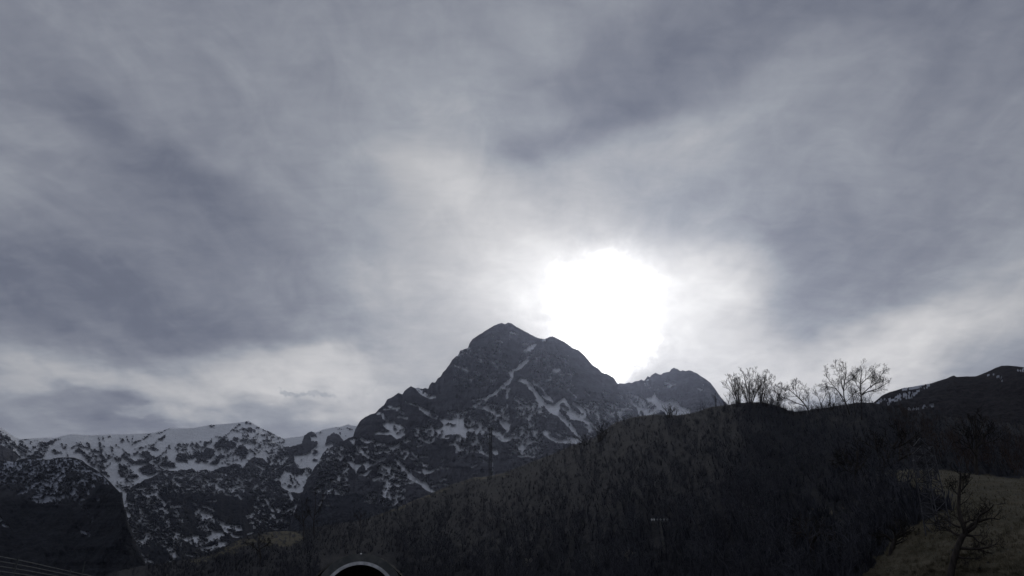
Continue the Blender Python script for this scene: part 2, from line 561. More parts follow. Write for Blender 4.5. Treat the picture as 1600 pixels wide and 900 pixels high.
S_MAIN.z(700, 490, '''
l 5 0.95 870,350 945,350
p 0.9 888,432 942,385 1035,352 1012,402 930,442 890,465
l 7 0.8 882,470 838,555
l 10 0.8 895,522 952,498
p 0.9 798,645 850,590 942,528 952,556 832,655
l 16 0.9 768,662 815,650
p 0.95 718,690 768,678 758,740 722,812 700,832 640,862 588,898 610,858 690,798 732,748
l 4 0.8 580,615 510,560 430,500
l 12 0.8 348,520 392,542
l 9 0.9 78,610 170,640 235,662
l 14 0.9 205,655
l 5 0.7 158,485 200,450 252,500
l 8 0.75 570,315 632,330
l 4 0.8 550,540 632,562
l 4 0.8 640,640 692,672
l 14 0.7 738,215 792,232
l 10 0.9 580,390
l 14 0.7 605,415
l 12 0.6 720,300
l 8 0.7 500,770 552,770
l 12 0.6 530,265
l 22 0.75 1240,660 1300,662 1268,685
l 12 0.6 1310,710 1480,705
l 10 0.9 1105,318 1132,308
l 32 0.9 860,780 920,800 980,850 992,898
l 12 0.8 1008,790 1102,882
l 8 0.7 1320,500 1345,505
l 8 0.6 1355,550 1380,560
l 12 0.6 1160,775 1190,770
l 7 0.6 890,765 945,765
l 10 0.5 260,600
l 8 0.5 540,745
p 0.035 100,430 640,330 690,640 500,860 60,880
p 0.04 900,420 1400,500 1480,880 1000,880
''')
S_MAIN.z(700, 590, '''
l 24 0.95 742,8 710,60 650,110
l 22 0.95 605,138 540,190 450,240 400,252
l 10 0.85 400,252 285,268
l 16 0.85 430,292 452,258
l 12 0.8 385,280 300,332
l 20 0.85 640,120 722,130
l 22 0.85 702,140 690,235
l 12 0.8 560,190 572,215
l 44 0.82 335,330 402,352
p 0.92 408,342 470,328 502,380 562,398 602,452 560,455 520,412 450,382
l 14 0.75 240,370 312,382
p 1 606,508 650,498 735,545 712,602 680,602 640,562 603,540
l 14 1 712,600 648,682
p 0.92 508,588 540,588 562,620 622,638 642,690 700,700 755,685 722,742 640,742 600,722 560,692 520,662
l 12 0.9 388,578 402,622 445,675
l 18 0.8 430,600 492,642
p 0.95 228,592 310,570 330,530 402,506 402,560 382,622 320,624 250,634
l 16 0.7 248,548 302,500
l 14 0.9 330,640 342,720 380,800 392,860 435,898
l 10 0.85 250,730 302,782
l 10 0.85 300,772 332,738
l 12 0.9 108,727 152,690
l 12 0.6 640,378 682,432
l 18 0.6 770,300
l 46 0.97 850,30 940,72 990,140
l 40 0.97 990,140 1050,220 1120,300 1200,352
l 12 0.9 1010,45 1100,130 1222,282
p 0.85 1100,212 1160,220 1235,292 1150,252
p 1 1130,318 1230,308 1302,318 1302,370 1322,430 1402,480 1500,620 1500,652 1400,562 1290,452 1200,402 1150,362
l 30 1 1280,312 1360,252 1422,350 1500,425
p 1 1400,400 1450,378 1500,398 1500,482 1430,484
l 26 1 1340,350 1412,432
l 14 0.85 1040,258 1125,322
l 22 0.7 808,250 850,290 892,342
l 14 0.8 860,290 925,300
l 30 0.8 918,345 985,342
l 16 0.85 1010,330 1040,352 1105,318
l 20 0.75 820,400 892,442
l 16 0.9 890,460 942,472 962,542 992,562
l 16 0.8 960,460 982,502
l 14 0.9 1010,552 1022,530
l 14 0.9 1118,440 1150,462 1205,408
l 7 0.9 1400,130 1500,232
l 38 0.92 1140,640 1200,702 1270,742 1400,742 1500,752
l 14 0.9 1380,700 1500,702
l 14 0.8 1155,620 1195,642
l 22 0.95 750,650 792,712
l 14 0.95 808,688 940,740 985,745
l 10 0.9 830,740 872,792
l 22 0.95 972,750 882,830 860,885
l 16 0.9 760,740 830,800 842,875
l 12 0.9 1020,728
l 16 0.6 540,835 580,890
p 0.15 800,560 1100,560 1100,900 700,900
p 0.22 450,300 700,320 720,500 480,560
p 0.20 0,400 250,380 500,600 480,880 100,880
p 0.25 780,220 1120,300 1100,470 800,470
l 9 0.7 840,560 870,590
l 9 0.7 1260,575
l 8 0.6 1290,650 1340,680
''')
H_MAIN.z(700, 590, '''
l 40 1 332,555 342,572
l 12 1 880,745
l 24 1 1335,320 1400,350
l 30 1 1330,380 1390,420
l 14 1 1385,470 1400,490
l 14 1 1420,550
l 12 1 600,660
''')
S_MAIN.z(820, 610, '''
p 0.95 520,292 620,268 700,288 742,340 802,388 832,410 905,470 892,492 830,452 740,402 690,362 600,342 515,322
l 26 1 390,280 500,392 600,502 682,595
l 28 1 450,110 500,170 560,250 620,282
l 22 1 440,200 522,262
l 24 0.95 570,150 640,200 700,250 712,332
p 1 600,168 660,188 712,240 660,262 630,200
l 8 0.8 720,240 832,225
l 24 0.9 828,187 862,175
l 18 0.8 748,260 762,302
l 10 0.8 858,240 872,322
l 10 0.8 938,290 942,345
l 10 0.8 1030,160 1030,212
l 12 0.9 1035,158 1100,212
l 10 0.8 1100,230 1130,330
l 9 0.95 1140,205 1210,210 1262,226
l 12 0.7 1030,290
l 10 0.7 1175,255
l 12 0.5 985,400
l 30 0.6 700,400 790,462
l 10 0.8 738,520 792,532
l 16 0.7 755,480 770,490
l 12 0.7 890,460
l 34 0.92 230,500 300,552 370,592 500,602 560,590 680,612 712,645
l 14 0.9 490,550 620,570 682,592
l 8 0.8 350,490 412,532
l 8 0.8 455,480 492,502
l 12 0.8 245,470 292,492
l 5 0.9 520,0 602,82
l 8 0.8 705,8 752,52
l 12 0.7 935,10 985,22
l 12 0.8 1098,38 1142,78
l 16 0.95 0,768 140,772
l 10 0.9 710,640 700,672
p 0.16 600,120 1250,150 1200,400 850,400
''')
# the rocky peak to the right
S_RIGHT.z(960, 560, '''
p 0.97 378,472 440,450 470,405 478,440 490,470 560,502 620,502 690,488 742,520 772,570 850,588 895,610 895,632 810,690 700,680 640,690 590,632 520,572 480,552 420,512
l 26 0.95 205,515 270,562 340,612 372,655
l 18 0.95 268,560 312,680
p 0.95 328,578 400,592 480,574 552,600 480,650 355,665
l 14 0.75 135,430 205,495
l 18 0.7 188,435 250,450 325,465
l 14 0.7 565,332 640,332 662,310 712,300
l 12 0.7 598,280 640,292
l 14 0.6 358,300 372,322
l 8 0.7 400,345 435,345
l 7 0.6 385,258 432,272
l 12 0.8 520,355
l 9 0.8 988,350 1020,365 1040,318
p 0.35 210,480 400,480 480,570 330,570
''')
# the snowy range at the left
S_LEFT.z(180, 650, '''
p 1 -10,150 2700,-50 1500,535 1420,548 1340,565 1290,585 1220,605 1130,642 1040,622 950,637 900,612 870,622 840,622 760,628 690,642 600,622 540,642 500,672 430,712 340,742 250,792 180,832 130,895 60,895 -10,830
l 36 0.7 1088,800 1160,788 1200,840 1270,862 1412,838
l 22 0.6 1330,865 1400,885
l 18 0.8 1440,738 1460,745
l 18 0.85 680,740 802,862
l 14 0.7 720,680 762,762
l 18 0.7 755,708 825,722
l 20 0.8 840,790
l 12 0.9 895,798 932,822
l 12 0.9 430,788 470,822 482,788
l 18 0.8 268,862 352,838
l 12 0.9 578,660 602,692
l 16 0.8 990,850
l 10 0.8 1075,740 1122,747
l 9 0.7 1015,765
l 10 0.7 830,660 900,680
p 0.16 250,850 600,640 1400,660 1500,895 200,895
''')
S_LEFT.z(0, 650, '''
p 0.98 -1500,-300 1600,60 1500,900 1400,892 1290,790 1220,702 1140,642 1020,582 960,522 870,492 760,482 650,497 560,517 470,497 230,532 185,550 222,480 130,400 0,320 -1500,250
''')
S_LEFT.z(360, 650, '''
p 1 -20,50 210,60 640,270 870,225 850,262 832,322 700,352 620,352 600,392 520,442 420,472 432,542 380,492 240,472 190,502 200,542 150,592 80,552 -20,562
p 1 750,470 870,442 912,432 990,382 1032,320 1012,232 985,192 1080,148 1200,130 1270,135 1380,90 1500,100 1455,205 1442,275 1330,285 1250,202 1200,190 1130,240 1108,335 1140,332 1190,310 1195,365 1130,375 1092,435 1062,475 1032,562 992,605 962,655 862,678 858,632 800,602 762,545
p 0.97 648,638 700,660 740,682 945,678 880,745 885,772 842,835 862,872 822,898 790,895 700,885 600,822 588,722
p 1 940,245 1000,255 1020,285 985,300 955,290
l 24 0.85 310,570 392,622
l 8 0.9 372,640 360,692
l 14 0.8 88,730 132,757
l 14 0.85 288,827 332,805
l 24 0.7 0,842 112,820
l 18 0.8 370,865 400,868
l 14 0.9 478,572 502,540
l 14 0.8 538,562 602,480
l 14 0.8 620,502 662,478
l 18 0.9 540,610
l 10 0.7 598,562 642,540
l 8 0.8 638,582 722,558
l 12 0.8 220,748
p 0.15 0,600 500,560 580,700 560,895 0,895
p 0.3 450,460 650,400 700,560 560,640 470,600
p 0.35 440,330 640,350 620,420 460,440
''')
H_LEFT.z(180, 650, '''
p 0.97 268,612 400,545 452,555 482,622 512,642 460,672 370,682 330,662
p 0.95 288,442 380,400 422,452 432,492 400,532 350,542 220,548 208,520 330,500 340,480
p 0.95 398,372 450,343 505,402 470,402
p 0.9 598,542 640,500 702,562 722,602 640,602 548,562
p 0.9 698,482 740,428 832,440 862,542 760,532 708,512
p 0.97 938,542 980,462 1030,400 1060,368 1162,380 1172,452 1082,492 1082,532 1018,548 1030,482 990,532
p 0.95 1148,352 1230,270 1292,230 1302,342 1240,382
p 0.95 1298,230 1330,270 1422,318 1402,372 1288,392
l 18 0.9 1178,237 1252,250
l 14 0.9 1300,222 1452,98
p 0.95 1118,555 1230,430 1282,462 1210,552
p 0.95 1398,402 1500,328 1500,465 1430,432
l 28 0.8 1390,262 1500,272
l 20 0.9 1288,422 1322,400
p 0.85 878,492 930,410 1002,420 962,492
l 13 0.85 428,342 602,220
l 9 0.8 480,212 632,153
l 13 0.9 602,408 470,502
l 13 0.9 590,358 602,402
l 34 0.85 630,358 650,368
l 12 0.9 58,260 92,302
l 9 0.8 140,240 157,312
l 12 0.9 200,240 205,302
l 8 0.9 0,330 90,392 172,452
l 34 0.9 0,490 60,502
l 34 0.85 100,458 192,532
l 30 0.85 58,592 132,602
l 14 0.9 38,642 212,802
l 30 0.85 158,702 272,700
l 14 0.85 228,452 292,400
l 12 0.9 340,240 382,240
l 8 0.8 350,210 402,215
p 0.42 700,330 1080,300 1060,380 980,440 880,500 720,420
p 0.38 40,560 200,560 220,760 60,700
p 0.35 430,480 600,460 620,620 520,640
l 22 0.9 1110,118 1160,118
l 8 0.7 200,330 420,230
l 7 0.7 240,390 420,330
p 0.45 1060,300 1130,270 1130,310 1070,330
l 18 0.9 460,520 520,600
p 0.3 1200,380 1500,450 1480,530 1200,560
p 0.4 20,800 170,780 150,895 0,880
''')
H_LEFT.z(0, 650, '''
p 0.95 18,212 80,200 142,280 100,302 20,242
l 18 0.85 18,260 132,372
l 30 0.8 128,308 302,412
l 30 0.85 230,290 352,402
l 22 0.9 118,390 232,472
l 16 0.8 0,182 42,192
l 12 0.8 258,282 352,270
p 0.85 398,432 480,320 640,280 705,258 640,312 560,342 470,402 430,452
l 14 0.85 548,330 642,402
l 24 0.85 650,420 722,422
l 14 0.9 730,328 752,392
l 11 0.8 770,318 775,370
p 0.95 838,412 930,370 982,400 1012,442 930,422
l 20 0.9 888,308 962,352
l 9 0.9 940,308 1032,382
l 12 0.9 1020,308 1082,422
l 16 0.8 1050,260
l 24 0.85 998,418 1042,472
l 36 0.85 1118,400 1172,442
l 26 0.9 1168,318 1192,402
l 42 0.85 1190,458 1232,512
l 26 0.9 1312,358 1312,402
l 28 0.85 1230,350
l 22 0.9 1278,472 1342,440
l 44 0.9 1365,490 1380,500
l 22 0.9 1280,240
l 12 0.8 1408,270 1455,292
l 12 0.8 1150,240 1160,275
l 12 0.7 1205,260 1215,290
l 26 0.85 1440,570 1482,602
l 9 0.8 1060,540 1122,582
l 10 0.85 1098,520 1182,602
l 12 0.9 1150,600 1282,702
l 12 0.85 1378,632 1492,742
l 22 0.85 300,460 482,472
l 8 0.8 780,430 802,482
p 0.32 960,420 1240,420 1290,560 1200,640 1040,540
p 0.28 360,300 620,300 500,470 380,470
p 0.4 1280,780 1480,760 1440,880 1380,860
p 0.3 0,200 360,380 230,480 0,340
l 8 0.8 840,360 930,350
''')
H_LEFT.z(360, 650, '''
p 0.95 28,432 100,338 152,350 222,420 180,482 80,452
p 0.92 112,152 200,130 302,158 292,190 200,182
l 24 0.85 188,68 232,92
l 14 0.9 58,122 102,95
l 22 0.85 38,160 82,172
l 32 0.8 58,260 152,272
l 26 0.85 195,225 215,240
l 20 0.85 320,212 325,230
l 34 0.7 270,298 300,305
l 14 0.9 338,308 347,352
l 22 0.85 375,285 385,295
l 24 0.8 400,330 425,330
l 12 0.9 240,390 292,442
l 22 0.75 438,180 512,212
l 12 0.8 300,120 502,222
l 22 0.8 370,170
l 20 0.8 588,260 642,282
l 10 0.8 468,350 602,372
l 22 0.8 500,328 560,340
l 30 0.75 1020,205 1060,195
l 22 0.8 1262,200 1282,205
l 14 0.7 1340,240
l 14 0.9 1378,150 1425,162
l 12 0.85 1270,150 1320,145
l 20 0.9 690,690 762,832
l 16 0.9 720,660 802,802
l 24 0.8 985,425 1005,415
l 18 0.9 975,518 1005,515
l 12 0.9 835,510
l 24 0.5 650,800 700,820
p 0.38 360,180 640,280 600,420 440,440 380,300
l 12 0.9 750,530 800,590
p 0.7 790,620 950,600 960,650 860,690 770,690
p 0.3 100,180 360,240 380,420 200,380
''')
S_LEFT.z(180, 760, '''
l 30 0.95 112,80 108,150 82,192
l 26 0.95 180,0 120,72
p 0.66 110,165 210,180 225,260 200,370 130,380 95,280
l 60 0.5 270,250 290,280
l 16 0.8 250,340 210,335
l 50 0.35 330,220
l 60 0.4 430,200
l 32 0.72 212,498 140,542
l 22 0.85 78,602 102,695
l 18 0.8 138,735 192,680
l 14 0.7 215,720 235,685
l 90 0.55 180,745 260,800 330,860
l 24 0.65 378,860 445,885
l 40 0.7 402,560 330,662
l 20 0.55 270,410 472,440
l 66 0.58 645,715 700,820
l 30 0.8 650,865
l 18 0.95 470,78 582,212
l 14 0.85 580,200 642,168
l 8 0.85 442,105 370,100 318,70
l 12 0.9 570,70
l 26 0.85 660,242 720,228 785,235
l 22 0.75 700,270 742,325
l 22 0.65 528,262 602,262
l 60 0.35 540,340
l 14 0.75 600,300 732,352
l 10 0.95 910,170 952,218
l 10 0.95 1088,168 1182,172
l 22 0.85 1030,225 1100,242 1155,282
p 0.80 930,302 980,252 1050,278 1145,340 1165,432 1100,392 1010,335 972,365
l 8 0.85 1050,440 1105,525
p 0.86 1178,370 1250,420 1400,460 1472,458 1485,512 1400,522 1340,502 1390,568 1500,578 1482,592 1390,592 1290,532 1230,452
p 0.9 1080,562 1180,508 1262,530 1282,572 1180,602 1140,655 1080,602
p 0.62 788,612 900,568 1000,578 1080,588 1145,642 1040,662 1062,705 980,715 900,672
p 0.58 955,732 1080,765 1250,702 1335,672 1280,648 1210,600 1180,632 1230,662 1150,702
l 26 0.9 700,528 742,560 678,602
l 22 0.75 840,795 932,806
p 0.35 940,340 1080,360 1160,500 1090,540 960,480
p 0.22 230,60 520,60 640,380 260,380
p 0.14 100,380 800,380 780,700 130,700
l 30 0.5 770,400 850,400
''')
S_LEFT.z(330, 740, '''
l 14 0.9 415,492 502,470
l 10 0.85 428,512 492,500
l 12 0.8 458,582 492,575
l 12 0.6 470,552
l 18 0.95 640,298 680,370 722,432
l 30 0.95 708,478 742,512
l 14 0.9 770,540
l 16 0.9 655,570
l 16 0.9 698,628 765,645
l 15 0.9 836,460 940,412 1002,358
l 18 0.85 1020,360 978,442
l 18 0.9 1030,298
l 24 0.9 920,220 942,295
l 28 0.6 770,400 785,440
l 12 0.8 560,255 622,250
l 14 0.85 596,190 632,192
l 24 0.5 540,345 602,370
l 12 0.85 508,152 555,133
l 14 0.85 325,58 365,82
l 16 0.9 170,235 250,255 310,250 355,288
l 12 0.8 430,705 492,682
l 8 0.7 825,220 885,242
l 14 0.8 870,560
p 0.10 500,250 1000,300 1000,650 500,650
''')
# the dark buttress at the far left
S_BUT.z(0, 740, '''
l 30 0.72 208,222 310,200 352,160 480,92 540,130 652,130 702,80 745,15
p 0.6 365,302 430,205 500,178 600,200 702,258 725,342 640,362 590,312 540,332 430,340
p 0.8 395,260 450,240 480,300 440,335 390,310
l 36 0.9 840,222 860,228
l 22 0.65 900,252 972,302 870,302
l 32 0.55 908,340 1005,415
l 14 0.7 958,68 1022,92
l 26 0.55 1090,105 1092,152
l 26 0.9 1140,300 1152,305
l 26 0.8 955,690 1045,712
l 22 0.85 0,520 50,602 95,622
l 30 0.5 240,0 272,62
l 14 0.8 1040,490
l 14 0.7 1080,555
l 10 0.6 100,172 152,212
l 60 0.45 850,100 900,160
p 0.30 300,60 1000,60 1060,260 800,300 400,180
''')
S_BUT.z(0, 650, '''
p 0.42 200,540 470,500 760,490 960,530 800,660 500,700 200,720
p 0.34 -600,500 200,560 260,780 0,820 -600,800
p 0.40 240,700 560,700 760,660 640,860 300,840
p 0.5 60,450 200,545 170,640 40,600
p 0.2 900,520 1180,680 1280,800 900,760
l 12 0.8 870,630 1050,640 1180,700
l 10 0.6 860,560 960,540
''')
# snow patches on the near ridge at the right
S_FAR.z(1400, 560, '''
l 14 0.9 0,0
''')
S_FAR.f = []
for kind, w, d, P in [('l', 2.2, 0.75, [(1412, 607.5), (1432, 604.5), (1452, 601)]), ('p', 0, 0.62, [(1386, 626), (1400, 618), (1425, 613), (1450, 604), (1436, 612), (1424, 621), (1404, 625), (1388, 632)]),
                      ('l', 1.6, 0.9, [(1414, 641), (1421, 640)]), ('l', 1.4, 0.9, [(1428, 639.5), (1433, 639)]), ('l', 1.4, 0.8, [(1440, 636), (1446, 635.5)]), ('l', 1.8, 1, [(1453, 632.5), (1457, 632.5)]),
                      ('l', 2.0, 0.5, [(1372, 630), (1384, 622)]), ('l', 1.5, 0.4, [(1545, 586), (1560, 588), (1566, 594)]), ('l', 1.2, 0.6, [(1590, 578), (1610, 578.5)])]:
    S_FAR.f.append((kind, w, d, P))


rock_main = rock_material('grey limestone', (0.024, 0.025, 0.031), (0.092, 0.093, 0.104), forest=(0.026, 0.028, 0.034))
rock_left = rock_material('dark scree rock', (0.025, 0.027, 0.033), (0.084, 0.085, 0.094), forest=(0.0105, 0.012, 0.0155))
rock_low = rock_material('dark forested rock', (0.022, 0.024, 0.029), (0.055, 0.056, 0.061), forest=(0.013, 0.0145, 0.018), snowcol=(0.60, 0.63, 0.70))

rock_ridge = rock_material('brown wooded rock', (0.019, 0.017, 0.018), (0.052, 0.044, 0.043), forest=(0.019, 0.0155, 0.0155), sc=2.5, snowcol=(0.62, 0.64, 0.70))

SKY_MAIN = [(430, 860), (452, 822), (460, 801), (469, 776), (475, 764), (479, 751), (487, 739), (491, 731), (500, 719), (504, 709), (512, 701), (519, 698), (530, 693),
            (537, 689), (545, 684), (552, 682), (555, 671), (559, 664), (564, 656), (570, 652), (578, 648), (587, 645), (592, 639), (600, 633), (605, 624), (614, 620),
            (622, 614), (626, 615), (629, 616), (632, 611), (638, 606), (642, 603.5), (650, 607), (653, 605.5), (660, 608), (664, 605.5), (669, 608), (671, 602), (675, 597),
            (680, 598), (684, 591), (688, 589), (692, 582), (697, 577), (702, 570), (706, 563), (712, 557), (716, 555), (719, 548), (725, 545.5), (731, 544), (733, 538),
            (738, 530), (747, 524), (758, 517), (768, 511), (778, 506), (784, 504.5), (789, 506.5), (794, 504), (799, 505), (806, 510), (815, 515), (827, 521.5), (840, 528),
            (850, 530), (856, 528), (859, 526), (863, 525.5), (872, 529.5), (882, 534.5), (890, 540), (894, 543.5), (904, 547), (914, 556), (922, 566), (927, 571.5), (934, 575),
            (940, 582), (949, 584.5), (959, 590), (963, 597), (967, 602), (976, 609), (980, 618), (986, 627), (993, 640), (1001, 652), (1012, 672), (1030, 700), (1060, 760), (1090, 840)]
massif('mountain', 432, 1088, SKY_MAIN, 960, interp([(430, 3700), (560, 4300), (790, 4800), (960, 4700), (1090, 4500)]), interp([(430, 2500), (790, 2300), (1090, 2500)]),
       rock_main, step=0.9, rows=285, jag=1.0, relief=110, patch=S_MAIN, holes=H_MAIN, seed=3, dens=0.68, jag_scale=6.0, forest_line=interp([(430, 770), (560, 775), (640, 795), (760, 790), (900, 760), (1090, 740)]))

SKY_RIGHT = [(925, 640), (945, 615), (958, 601), (967, 599), (977, 599), (983, 597.5), (987, 598.5), (992, 596), (998, 595), (1002, 593), (1006, 595), (1009, 592), (1012, 588), (1015, 590),
             (1018, 586), (1024, 582.5), (1029, 584.5), (1033, 585.5), (1036, 583), (1041, 581.5), (1046, 581), (1049, 577), (1053, 574.5), (1058, 576), (1063, 580), (1067, 578.5),
             (1072, 580), (1076, 578.5), (1082, 580), (1090, 584), (1098, 589.5), (1105, 594), (1110, 598), (1117, 607), (1122, 615), (1126, 620), (1135, 630), (1160, 655), (1200, 690), (1260, 750)]
massif('mountain', 925, 1260, SKY_RIGHT, 950, interp([(925, 5400), (1050, 5600), (1260, 5200)]), interp([(925, 3600), (1260, 3600)]), rock_main,
       step=1.1, rows=190, jag=1.0, relief=110, patch=S_RIGHT, seed=21, forest_line=interp([(925, 690), (1260, 690)]))

SKY_LEFT = [(-260, 640), (-120, 628), (-60, 636), (0, 668), (10, 674), (17, 679), (24, 683), (33, 686.5), (50, 685), (70, 684), (90, 683.5), (98, 681), (108, 679), (118, 678.3), (130, 679.5),
            (145, 680), (160, 679), (180, 678.5), (220, 677.5), (240, 676), (256, 672), (265, 669.5), (300, 669), (310, 667.5), (330, 663.5), (345, 663), (365, 661), (378, 659.5),
            (388, 657.5), (395, 661), (400, 664.5), (410, 670), (420, 674), (430, 679), (440, 684), (446, 685), (455, 683.5), (470, 682), (478, 679), (482, 675.5), (487, 674),
            (491, 676), (494, 675.5), (505, 671), (520, 668), (532, 667), (540, 664), (544, 663), (550, 665), (560, 665.5), (600, 680), (680, 740)]
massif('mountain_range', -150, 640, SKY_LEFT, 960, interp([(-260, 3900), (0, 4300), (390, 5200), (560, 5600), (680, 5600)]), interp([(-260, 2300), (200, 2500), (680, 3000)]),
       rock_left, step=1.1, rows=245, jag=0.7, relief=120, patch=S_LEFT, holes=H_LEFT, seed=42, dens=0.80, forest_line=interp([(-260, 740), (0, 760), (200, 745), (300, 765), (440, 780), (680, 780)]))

SKY_BUT = [(-260, 700), (-60, 712), (0, 719), (22, 722), (32, 717), (50, 715), (62, 715.5), (70, 718), (77, 718), (87, 715.5), (100, 714.5), (116, 715), (128, 719), (136, 726), (150, 734), (160, 742), (171, 752),
           (180, 762), (190, 772), (192, 780), (193.5, 790), (198, 801), (200, 816), (206, 827), (208, 842), (216, 856), (224, 872), (233, 893), (240, 915), (270, 950)]
SKY_BUT = [(a, b) for i, (a, b) in enumerate(SKY_BUT) if i == 0 or a > max(q[0] for q in SKY_BUT[:i])]
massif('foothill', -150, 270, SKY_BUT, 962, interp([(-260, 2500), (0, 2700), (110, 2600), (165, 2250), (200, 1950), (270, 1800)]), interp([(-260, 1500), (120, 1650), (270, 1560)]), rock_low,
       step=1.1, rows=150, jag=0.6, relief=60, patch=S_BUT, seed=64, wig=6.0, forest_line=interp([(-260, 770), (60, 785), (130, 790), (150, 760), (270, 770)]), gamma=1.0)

SKY_FAR = [(1240, 690), (1300, 650), (1340, 634), (1365, 629), (1378, 618), (1390, 612.5), (1400, 610), (1412, 606), (1417, 605.5), (1425, 604.5), (1440, 601.5), (1455, 599), (1465, 595.5), (1480, 591), (1487, 587.5),
           (1490, 586.5), (1495, 589), (1510, 588), (1525, 588), (1535, 584), (1548, 578.5), (1556, 574.5), (1565, 571.5), (1575, 571), (1590, 572.5), (1605, 574), (1680, 582), (1800, 606), (1900, 640)]
massif('mountain_ridge', 1240, 1900, SKY_FAR, 930, interp([(1240, 1150), (1560, 1250), (1900, 1100)]), interp([(1240, 600), (1900, 560)]), rock_ridge,
       step=1.3, rows=120, jag=0.5, relief=22, patch=S_FAR, seed=83, forest_line=interp([(1240, 630), (1420, 612), (1500, 596), (1560, 590), (1900, 610)]))

# ------------------------------------------------------------------ the near hillside
SKY_HILL = interp([(-260, 990), (60, 940), (150, 905), (180, 893), (220, 885), (260, 879), (300, 873), (330, 865), (360, 849), (380, 840), (400, 835), (420, 831), (445, 829.5), (465, 830), (500, 822), (560, 814), (600, 801),
                   (640, 785), (680, 768), (705, 757), (740, 746), (765, 744), (790, 738), (830, 722), (860, 711), (900, 694), (930, 684), (945, 672), (962, 660), (985, 653), (1000, 650), (1030, 647.5),
                   (1060, 649), (1085, 645), (1110, 636), (1135, 633), (1155, 629.5), (1175, 628.5), (1195, 629), (1215, 634), (1232, 641), (1245, 643), (1262, 641), (1290, 637), (1315, 633),
                   (1340, 629), (1360, 629), (1385, 633), (1420, 641), (1460, 648), (1510, 655), (1560, 660), (1620, 666), (1700, 672), (1900, 690)])
HD_SKY = interp([(-260, 260), (180, 270), (330, 310), (460, 320), (560, 360), (765, 430), (900, 390), (1010, 330), (1160, 235), (1340, 265), (1450, 330), (1600, 340), (1900, 300)])
HD_BOT = interp([(-260, 150), (180, 165), (480, 135), (520, 121), (610, 121), (660, 108), (760, 92), (1000, 74), (1250, 58), (1450, 46), (1600, 42), (1900, 40)])
HY0 = 962.0
EX = np.array([1.0])
def hillD(px, py):
    px = np.asarray(px, float); py = np.asarray(py, float)
    sy = SKY_HILL(px)
    t = np.clip((py - sy) / np.maximum(HY0 - sy, 5), 0, 1)
    ds, db = HD_SKY(px), HD_BOT(px)
    D = 1 / ((1 - t) / ds + t / db)
    # a shelf of pasture on the right
    k = np.clip((px - 1330) / 90, 0, 1)
    edge = np.interp(px, [1300, 1380, 1440, 1500, 1600, 1900], [745, 735, 731, 738, 750, 790])
    D = D - k * 26 * np.clip((py - edge) / 6, 0, 1) * np.clip(1 - (py - edge) / 190, 0, 1)
    rel = 0.030 * fbm(px / 70, py / 45, 4, 7) + 0.012 * fbm(px / 14, py / 9, 4, 9, 0.6)
    fade = np.clip((1 - t) * 6, 0.0, 1) 
    return D * (1 + rel * fade)

G = Patch()
G.f += [('p', 0, 0.86, [(1385, 737), (1440, 731), (1500, 738), (1610, 750), (1900, 785), (1900, 860), (1600, 815), (1500, 806), (1455, 776), (1405, 752)]),
        ('p', 0, 0.84, [(1392, 850), (1425, 822), (1480, 796), (1600, 798), (1900, 840), (1900, 960), (1290, 960), (1345, 905), (1372, 872)]),
        ('p', 0, 0.6, [(408, 835), (425, 831), (462, 831), (474, 840), (462, 852), (432, 856), (412, 850)]),
        ('p', 0, 0.5, [(300, 876), (340, 862), (372, 846), (400, 838), (405, 846), (380, 858), (345, 870), (310, 884)]),
        ('l', 1.8, 0.6, [(590, 806), (640, 787), (680, 770), (706, 759)]),
        ('l', 3, 0.45, [(705, 759), (740, 749), (790, 741)]),
        ('p', 0, 0.25, [(1230, 800), (1320, 790), (1350, 830), (1300, 880), (1220, 870)])]

def hill_material():
    m, t, b = material('winter hillside', rough=1.0)
    pos = t.new('ShaderNodeNewGeometry').outputs['Position']
    g = t.new('ShaderNodeAttribute', attribute_name='grass').outputs['Fac']
    n1 = t.noise(pos, 0.06, 8, 0.65, 0.6)
    n2 = t.noise(t.mapping(pos, scale=(1, 1, 0.5)), 0.9, 7, 0.7)
    n3 = t.noise(t.mapping(pos, scale=(0.35, 0.35, 2.5)), 0.5, 5, 0.6)
    litter = t.ramp(n1, [(0.3, (0.012, 0.0135, 0.0185)), (0.5, (0.019, 0.0205, 0.027)), (0.62, (0.023, 0.0245, 0.029)), (0.75, (0.031, 0.031, 0.034))])  # brown litter tinted blue: the windscreen's veiling glare painted into its colour
    litter = t.mix(t.smooth(n2, 0.40, 0.72), litter, (0.010, 0.010, 0.010))
    grass = t.ramp(t.math('ADD', t.math('MULTIPLY', n1, 0.5), t.math('MULTIPLY', n3, 0.5)), [(0.3, (0.040, 0.037, 0.026)), (0.5, (0.074, 0.066, 0.043)), (0.68, (0.122, 0.103, 0.070))])
    grass = t.mix(t.smooth(n2, 0.52, 0.8), grass, (0.040, 0.035, 0.025))
    f = t.smooth(t.math('ADD', g, t.math('MULTIPLY', t.math('SUBTRACT', n2, 0.5), 0.7)), 0.3, 0.7)
    t.l.new(t.mix(f, litter, grass), b.inputs['Base Color'])
    bump(t, b, t.math('ADD', n2, n3), 0.6, 0.7)
    return m
hp = np.arange(-260, 1900, 2.3)
hr = np.linspace(0, 1, 140)
hs = SKY_HILL(hp) - 0.9 * fbm(hp / 7, hp * 0, 4, 15, 0.6)
HPY = hs[None, :] + hr[:, None] * (HY0 + 6 - hs)[None, :]
HPX = np.broadcast_to(hp, HPY.shape).copy()
HV = at(HPX, HPY, hillD(HPX, HPY))
nz = np.clip(0.5 + 0.9 * fbm(HPX / 7, HPY / 3.5, 4, 91, 0.6), 0, 1)
HG = G.eval(HPX + 16 * fbm(HPX / 30, HPY / 14, 4, 55), HPY + 5 * fbm(HPX / 30, HPY / 14, 4, 56), nz, 7.0)
